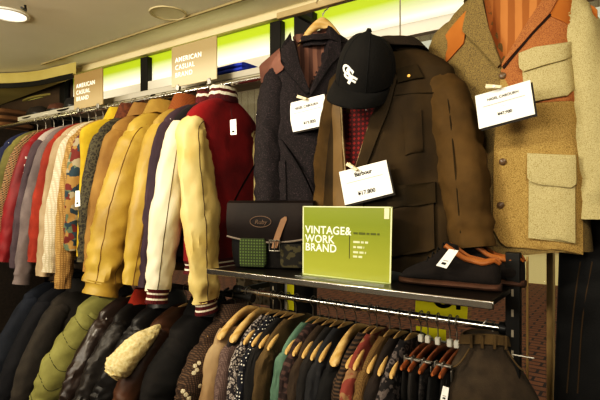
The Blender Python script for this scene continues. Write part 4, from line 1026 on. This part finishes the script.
# ================================================================== SHOE
SU = mat('black_suede', '#1c1511', '#110c09', 'cloth', rough=.95); SOLE = mat('shoe_sole', '#4a3022', '#34210f', 'cloth', rough=.6); LNG = mat('shoe_lining', '#a8662e', '#7c4519', 'leather', rough=.5)
def make_shoe(loc, rz, label):
    """toe toward -x, length .31"""
    t = thing('suede_shoe', label, 'shoe', loc, rz, 'suede shoes on the shelf')
    t.scale = (1, 1, 1.22)
    def wid(f): return interp([(0, .012), (.04, .026), (.12, .040), (.3, .047), (.5, .040), (.72, .034), (.9, .034), (.97, .026), (1, .012)], f)[0]
    L = .31; sec = []
    mb = MB(); rings = []
    for i in range(41):
        f = i / 40; x = -L / 2 + L * f; w = wid(f) + .005
        rings.append([(x, w * math.cos(q), .010 + .010 * math.sin(q) * (1 if math.sin(q) < 0 else 1)) for q in [2 * PI * k / 16 for k in range(16)]])
    mb.loft(rings, True, True, True); mb.build('sole', SOLE, t, sharp=60)
    mb = MB(); rings = []
    for i in range(49):
        f = i / 48; x = -L / 2 + .003 + (L - .006) * f; w = wid(f)
        h = interp([(0, .022), (.05, .036), (.15, .05), (.3, .066), (.42, .092), (.50, .108), (.56, .098), (.68, .078), (.85, .070), (.95, .078), (1, .066)], f)[0]
        op = sstep(.50, .56, f) * (1 - sstep(.95, .99, f))      # opening at the ankle
        ring = []
        for k in range(28):
            q = 2 * PI * k / 28; c, s_ = math.cos(q), math.sin(q)
            z = .014 + (h - .014) * (.5 + .5 * s_)
            taper = 1 - .45 * sstep(.3, 1, (z - .014) / (h - .014 + 1e-6)) * (1 - .35 * op)
            y = w * math.copysign(abs(c) ** .6, c) * taper
            if s_ > .8: z -= op * .035 * sstep(.8, 1, s_)
            ring.append((x, y, z))
        rings.append(ring)
    mb.loft(rings, True, True, True); up = mb.build('upper', SU, t, sharp=60)
    mb = MB()
    for s in (-1, 1):
        pts = []
        for i in range(15):
            f = .47 + .52 * i / 14; x = -L / 2 + L * f
            h = interp([(0, .022), (.42, .092), (.50, .108), (.56, .098), (.68, .078), (.85, .070), (.95, .078), (1, .066)], f)[0]
            pts.append((x, s * wid(f) * .66 * (.35 if i == 0 else .85 if i == 1 else 1), h - .002))
        rr = [.003, .006] + [.007] * 11 + [.005, .003]
        mb.tube(pts, rr, 8)
    tag(mb.build('opening_trim', LNG, t), 'tan leather lining edge')
    mb = MB(); mb.plate([(-.005, -.016, .104), (.03, -.022, .094), (.03, .022, .094), (-.005, .016, .104)], (-.004, 0, .010)); mb.build('tongue', SU, t, bevel=.002)
    for i in range(4):
        x = -.012 - i * .016; z = .106 - i * .0125
        mb = MB(); mb.tube([(x, -.020, z - .006), (x - .003, 0, z + .004), (x, .020, z - .006)], .002, 6); mb.build('lace', INK, t)
    return t
a, b = P(402, 279, 1.50), P(507, 287, 1.52)
make_shoe(((a.x + b.x) / 2, 1.475, SHZ - .004), math.radians(2), 'dark suede shoe with tan lining in front on the shelf, carrying a tag')
make_shoe(((a.x + b.x) / 2 + .045, 1.60, SHZ - .004), math.radians(-3), 'second dark suede shoe, mostly hidden behind the tagged one')

# ================================================================== BAG
bo = P(274, 262, 1.50); bo.z = SHZ - .004
tb = thing('shoulder_bag', 'dark leather shoulder bag with a buckled tan strap on the shelf', 'bag', bo, math.radians(22))
BAGL = mat('bag_leather', '#1f1510', '#120b08', 'leather', rough=.6, spec=.15); BAGD = mat('bag_dark', '#110d0a', '#090706', 'leather', rough=.6, spec=.12)
def rbox(mb, cx, cy, cz, hx, hy, hz, e=.25, n=40, m_=9, puff=.1):
    rings = []
    for i in range(m_ + 1):
        f = i / m_; z = cz - hz + 2 * hz * f; k = 1 - puff * abs(2 * f - 1) ** 4
        rings.append([(cx + hx * k * math.copysign(abs(math.cos(q)) ** e, math.cos(q)), cy + hy * k * math.copysign(abs(math.sin(q)) ** e, math.sin(q)) , z) for q in [2 * PI * (j + .5) / n for j in range(n)]])
    mb.loft(rings, True, True, True)
mb = MB(); rbox(mb, 0, 0, .13, .165, .055, .128); mb.build('bag_body', BAGD, tb, bevel=.004)
# flap: curved sheet over top and front
outer, inner = [], []
for i in range(25):
    f = i / 24
    if f < .3: y, z = lerp(.055, -.045, f / .3), .266
    else:
        g = (f - .3) / .7; y, z = -.064 - .012 * math.sin(g * PI), lerp(.264, .105, g)
    ro, ri = [], []
    for j in range(25):
        u = j / 24 * 2 - 1; zz = z + (.022 * u * u * sstep(.6, 1, f)); ro.append((u * .172, y - .003 * (1 - u * u), zz)); ri.append((u * .172, y + .005, zz - .002))
    outer.append(ro + ri[::-1])
mb = MB(); mb.loft(outer, True, True, True); fl = mb.build('flap', BAGL, tb)
mb = MB(); mb.tube([(u * .172, -.069, .105 + .022 * u * u) for u in [k / 12 - 1 for k in range(25)]], .004, 6); mb.build('piping', mat('piping_grey', '#6c6258', kind='plain'), fl)
mb = MB(); mb.tube([(-.03 + .042 * math.cos(q), -.081, .185 + .021 * math.sin(q)) for q in [2 * PI * k / 32 for k in range(33)]], .0016, 6); mb.build('emblem_ring', mat('emboss', '#5e4c3e', kind='plain'), fl)
text_obj('emblem_script', 'Ruby', .024, (-.03, -.081, .176), (PI / 2, 0, 0), mat('emboss', '#5e4c3e', kind='plain'), fl, 'CENTER', shear=.25)
STR = mat('tan_strap', '#8d6a4c', '#6b4c33', 'leather', rough=.5)
mb = MB(); mb.loft([[(.045 + k * -.02 - w, -.083, z), (.045 + k * -.02 + w, -.083, z), (.045 + k * -.02 + w, -.079, z), (.045 + k * -.02 - w, -.079, z)] for k, z, w in ((-1.2, .205, .004), (-.9, .195, .012), (0, .15, .012), (.6, .115, .012), (1.0, .085, .011))], True, True, True)
mb.build('strap', STR, tb)
mb = MB(); mb.tube([(.028 + dx, -.088, .095 + dz) for dx, dz in ((-.02, -.02), (.02, -.02), (.02, .02), (-.02, .02), (-.02, -.02))], .003, 6); mb.tube([(.028, -.09, .095 - .02), (.028, -.092, .113)], .002, 6); mb.build('buckle', STEEL, tb)
mb = MB(); rbox(mb, -.065, -.065, .065, .055, .014, .055); mb.build('front_pocket', mat('green_weave', '#4a5a2c', '#14180c', 'plaid', scale=4), tb, bevel=.003)
mb = MB(); rbox(mb, .09, -.062, .055, .045, .012, .045); mb.build('side_pocket', mat('side_weave', '#3a3520', '#14110a', 'paisley', scale=.8), tb, bevel=.003)
for s in (-1, 1):
    mb = MB(); path = catmull([(s * .165, 0, .20), (s * .172, .0, .25), (s * .11, .03, .38), (s * .03, .045, .50), (0, .05, .525)], 8)
    mb.loft([[p + Vector((.0, -.011, 0)), p + Vector((.004, 0, 0)), p + Vector((0, .011, 0)), p + Vector((-.004, 0, 0))] for p in path], True, True, True); mb.build('shoulder_strap', BAGD, tb)
    mb = MB(); mb.tube([(s * .168 + .012 * math.cos(q), -.012, .205 + .014 * math.sin(q)) for q in [2 * PI * k / 14 for k in range(15)]], .003, 6); mb.build('ring', STEEL, tb)

# dim goods at the far left behind the rail
t = thing('storage_shelf', 'dark shelving with folded goods against the far left wall', 'shelf', (-4.42, 1.84, 0))
for z in (.5, 1.0, 1.5, 1.95):
    mb = MB(); mb.box((0, 0, z), (.82, .34, .03)); mb.build('shelf_board', mat('dark_board', '#2e2216', '#20170e', 'wood', rough=.6), t)
for x in (-.41, .41):
    mb = MB(); mb.box((x, 0, 1.0), (.03, .34, 2.0)); mb.build('side_panel', mat('dark_board', '#2e2216', '#20170e', 'wood', rough=.6), t)
FC = [('#4a5638', 'olive'), ('#3b4a58', 'slate blue'), ('#6b4a2a', 'rust brown'), ('#5c5646', 'grey'), ('#2b2a33', 'inky')]
for zi, z in enumerate((1.015, 1.515, 1.965)):
    for xi in range(4):
        c, cn = FC[(zi * 2 + xi) % 5]
        mb = MB()
        for k in range(4): rbox(mb, 0, 0, .03 + k * .052, .088, .14, .024, e=.4, n=24, m_=4, puff=.25)
        o = mb.build('folded_sweater', mat('folded_' + cn.replace(' ', '_'), c, None, 'cloth'), None, loc=(-4.42 - .285 + xi * .19, 1.83, z))
        tag(o, '%s folded knitwear pile on the far left shelving' % cn, 'sweater', 'folded knitwear on the far shelving')

# ================================================================== CAMERA, LIGHT
cam = bpy.data.cameras.new('camera'); co = bpy.data.objects.new('camera', cam); COL.objects.link(co)
co.location = (0, 0, EYE); co.rotation_euler = (PI / 2, 0, TH)
cam.sensor_width = 36; cam.lens = FOC / 600 * 36; cam.clip_start = .05
SC.camera = co
def area(name, loc, target, size, power, color, spread=180):
    l = bpy.data.lights.new(name, 'AREA'); l.shape = 'RECTANGLE'; l.size, l.size_y = size; l.energy = power; l.color = color; l.spread = math.radians(spread)
    o = bpy.data.objects.new(name, l); COL.objects.link(o); o.location = loc
    o.rotation_euler = (Vector(target) - Vector(loc)).to_track_quat('-Z', 'Y').to_euler(); return o
WARM = (1, .89, .71)
area('lamp_main', (-1.4, -.2, 2.42), (-1.7, 1.6, 1.6), (.35, .2), 33, WARM, 120)
area('lamp_left', (-3.3, .1, 2.42), (-3.0, 1.6, 1.5), (.3, .2), 15, WARM, 120)
area('fill_far', (-4.3, .6, 1.9), (-4.4, 1.2, 2.34), (.6, .3), 7, (1, .9, .5), 180)  # added fill below the low ceiling, aimed up to brighten its underside
area('lamp_right', (.3, .2, 2.42), (-.4, 1.6, 1.7), (.3, .2), 13, WARM, 120)
area('fill_uplight', (-1.8, -1.6, 1.9), (-1.8, -.6, 2.46), (3.2, .6), 135, (1, .92, .77), 180)  # added unseen fill behind the camera that brightens the ceiling
w = bpy.data.worlds.new('street_sky'); SC.world = w; w.use_nodes = True
w.node_tree.nodes['Background'].inputs[0].default_value = (.95, .95, .88, 1); w.node_tree.nodes['Background'].inputs[1].default_value = 1.6
SC.view_settings.view_transform = 'Standard'
SC.view_settings.look = 'None'
SC.view_settings.exposure = -0.28
SC.view_settings.use_curve_mapping = True
cv = SC.view_settings.curve_mapping.curves[3]
for x, y in ((.05, .033), (.2, .18), (.5, .51)): cv.points.new(x, y)
SC.view_settings.curve_mapping.update()
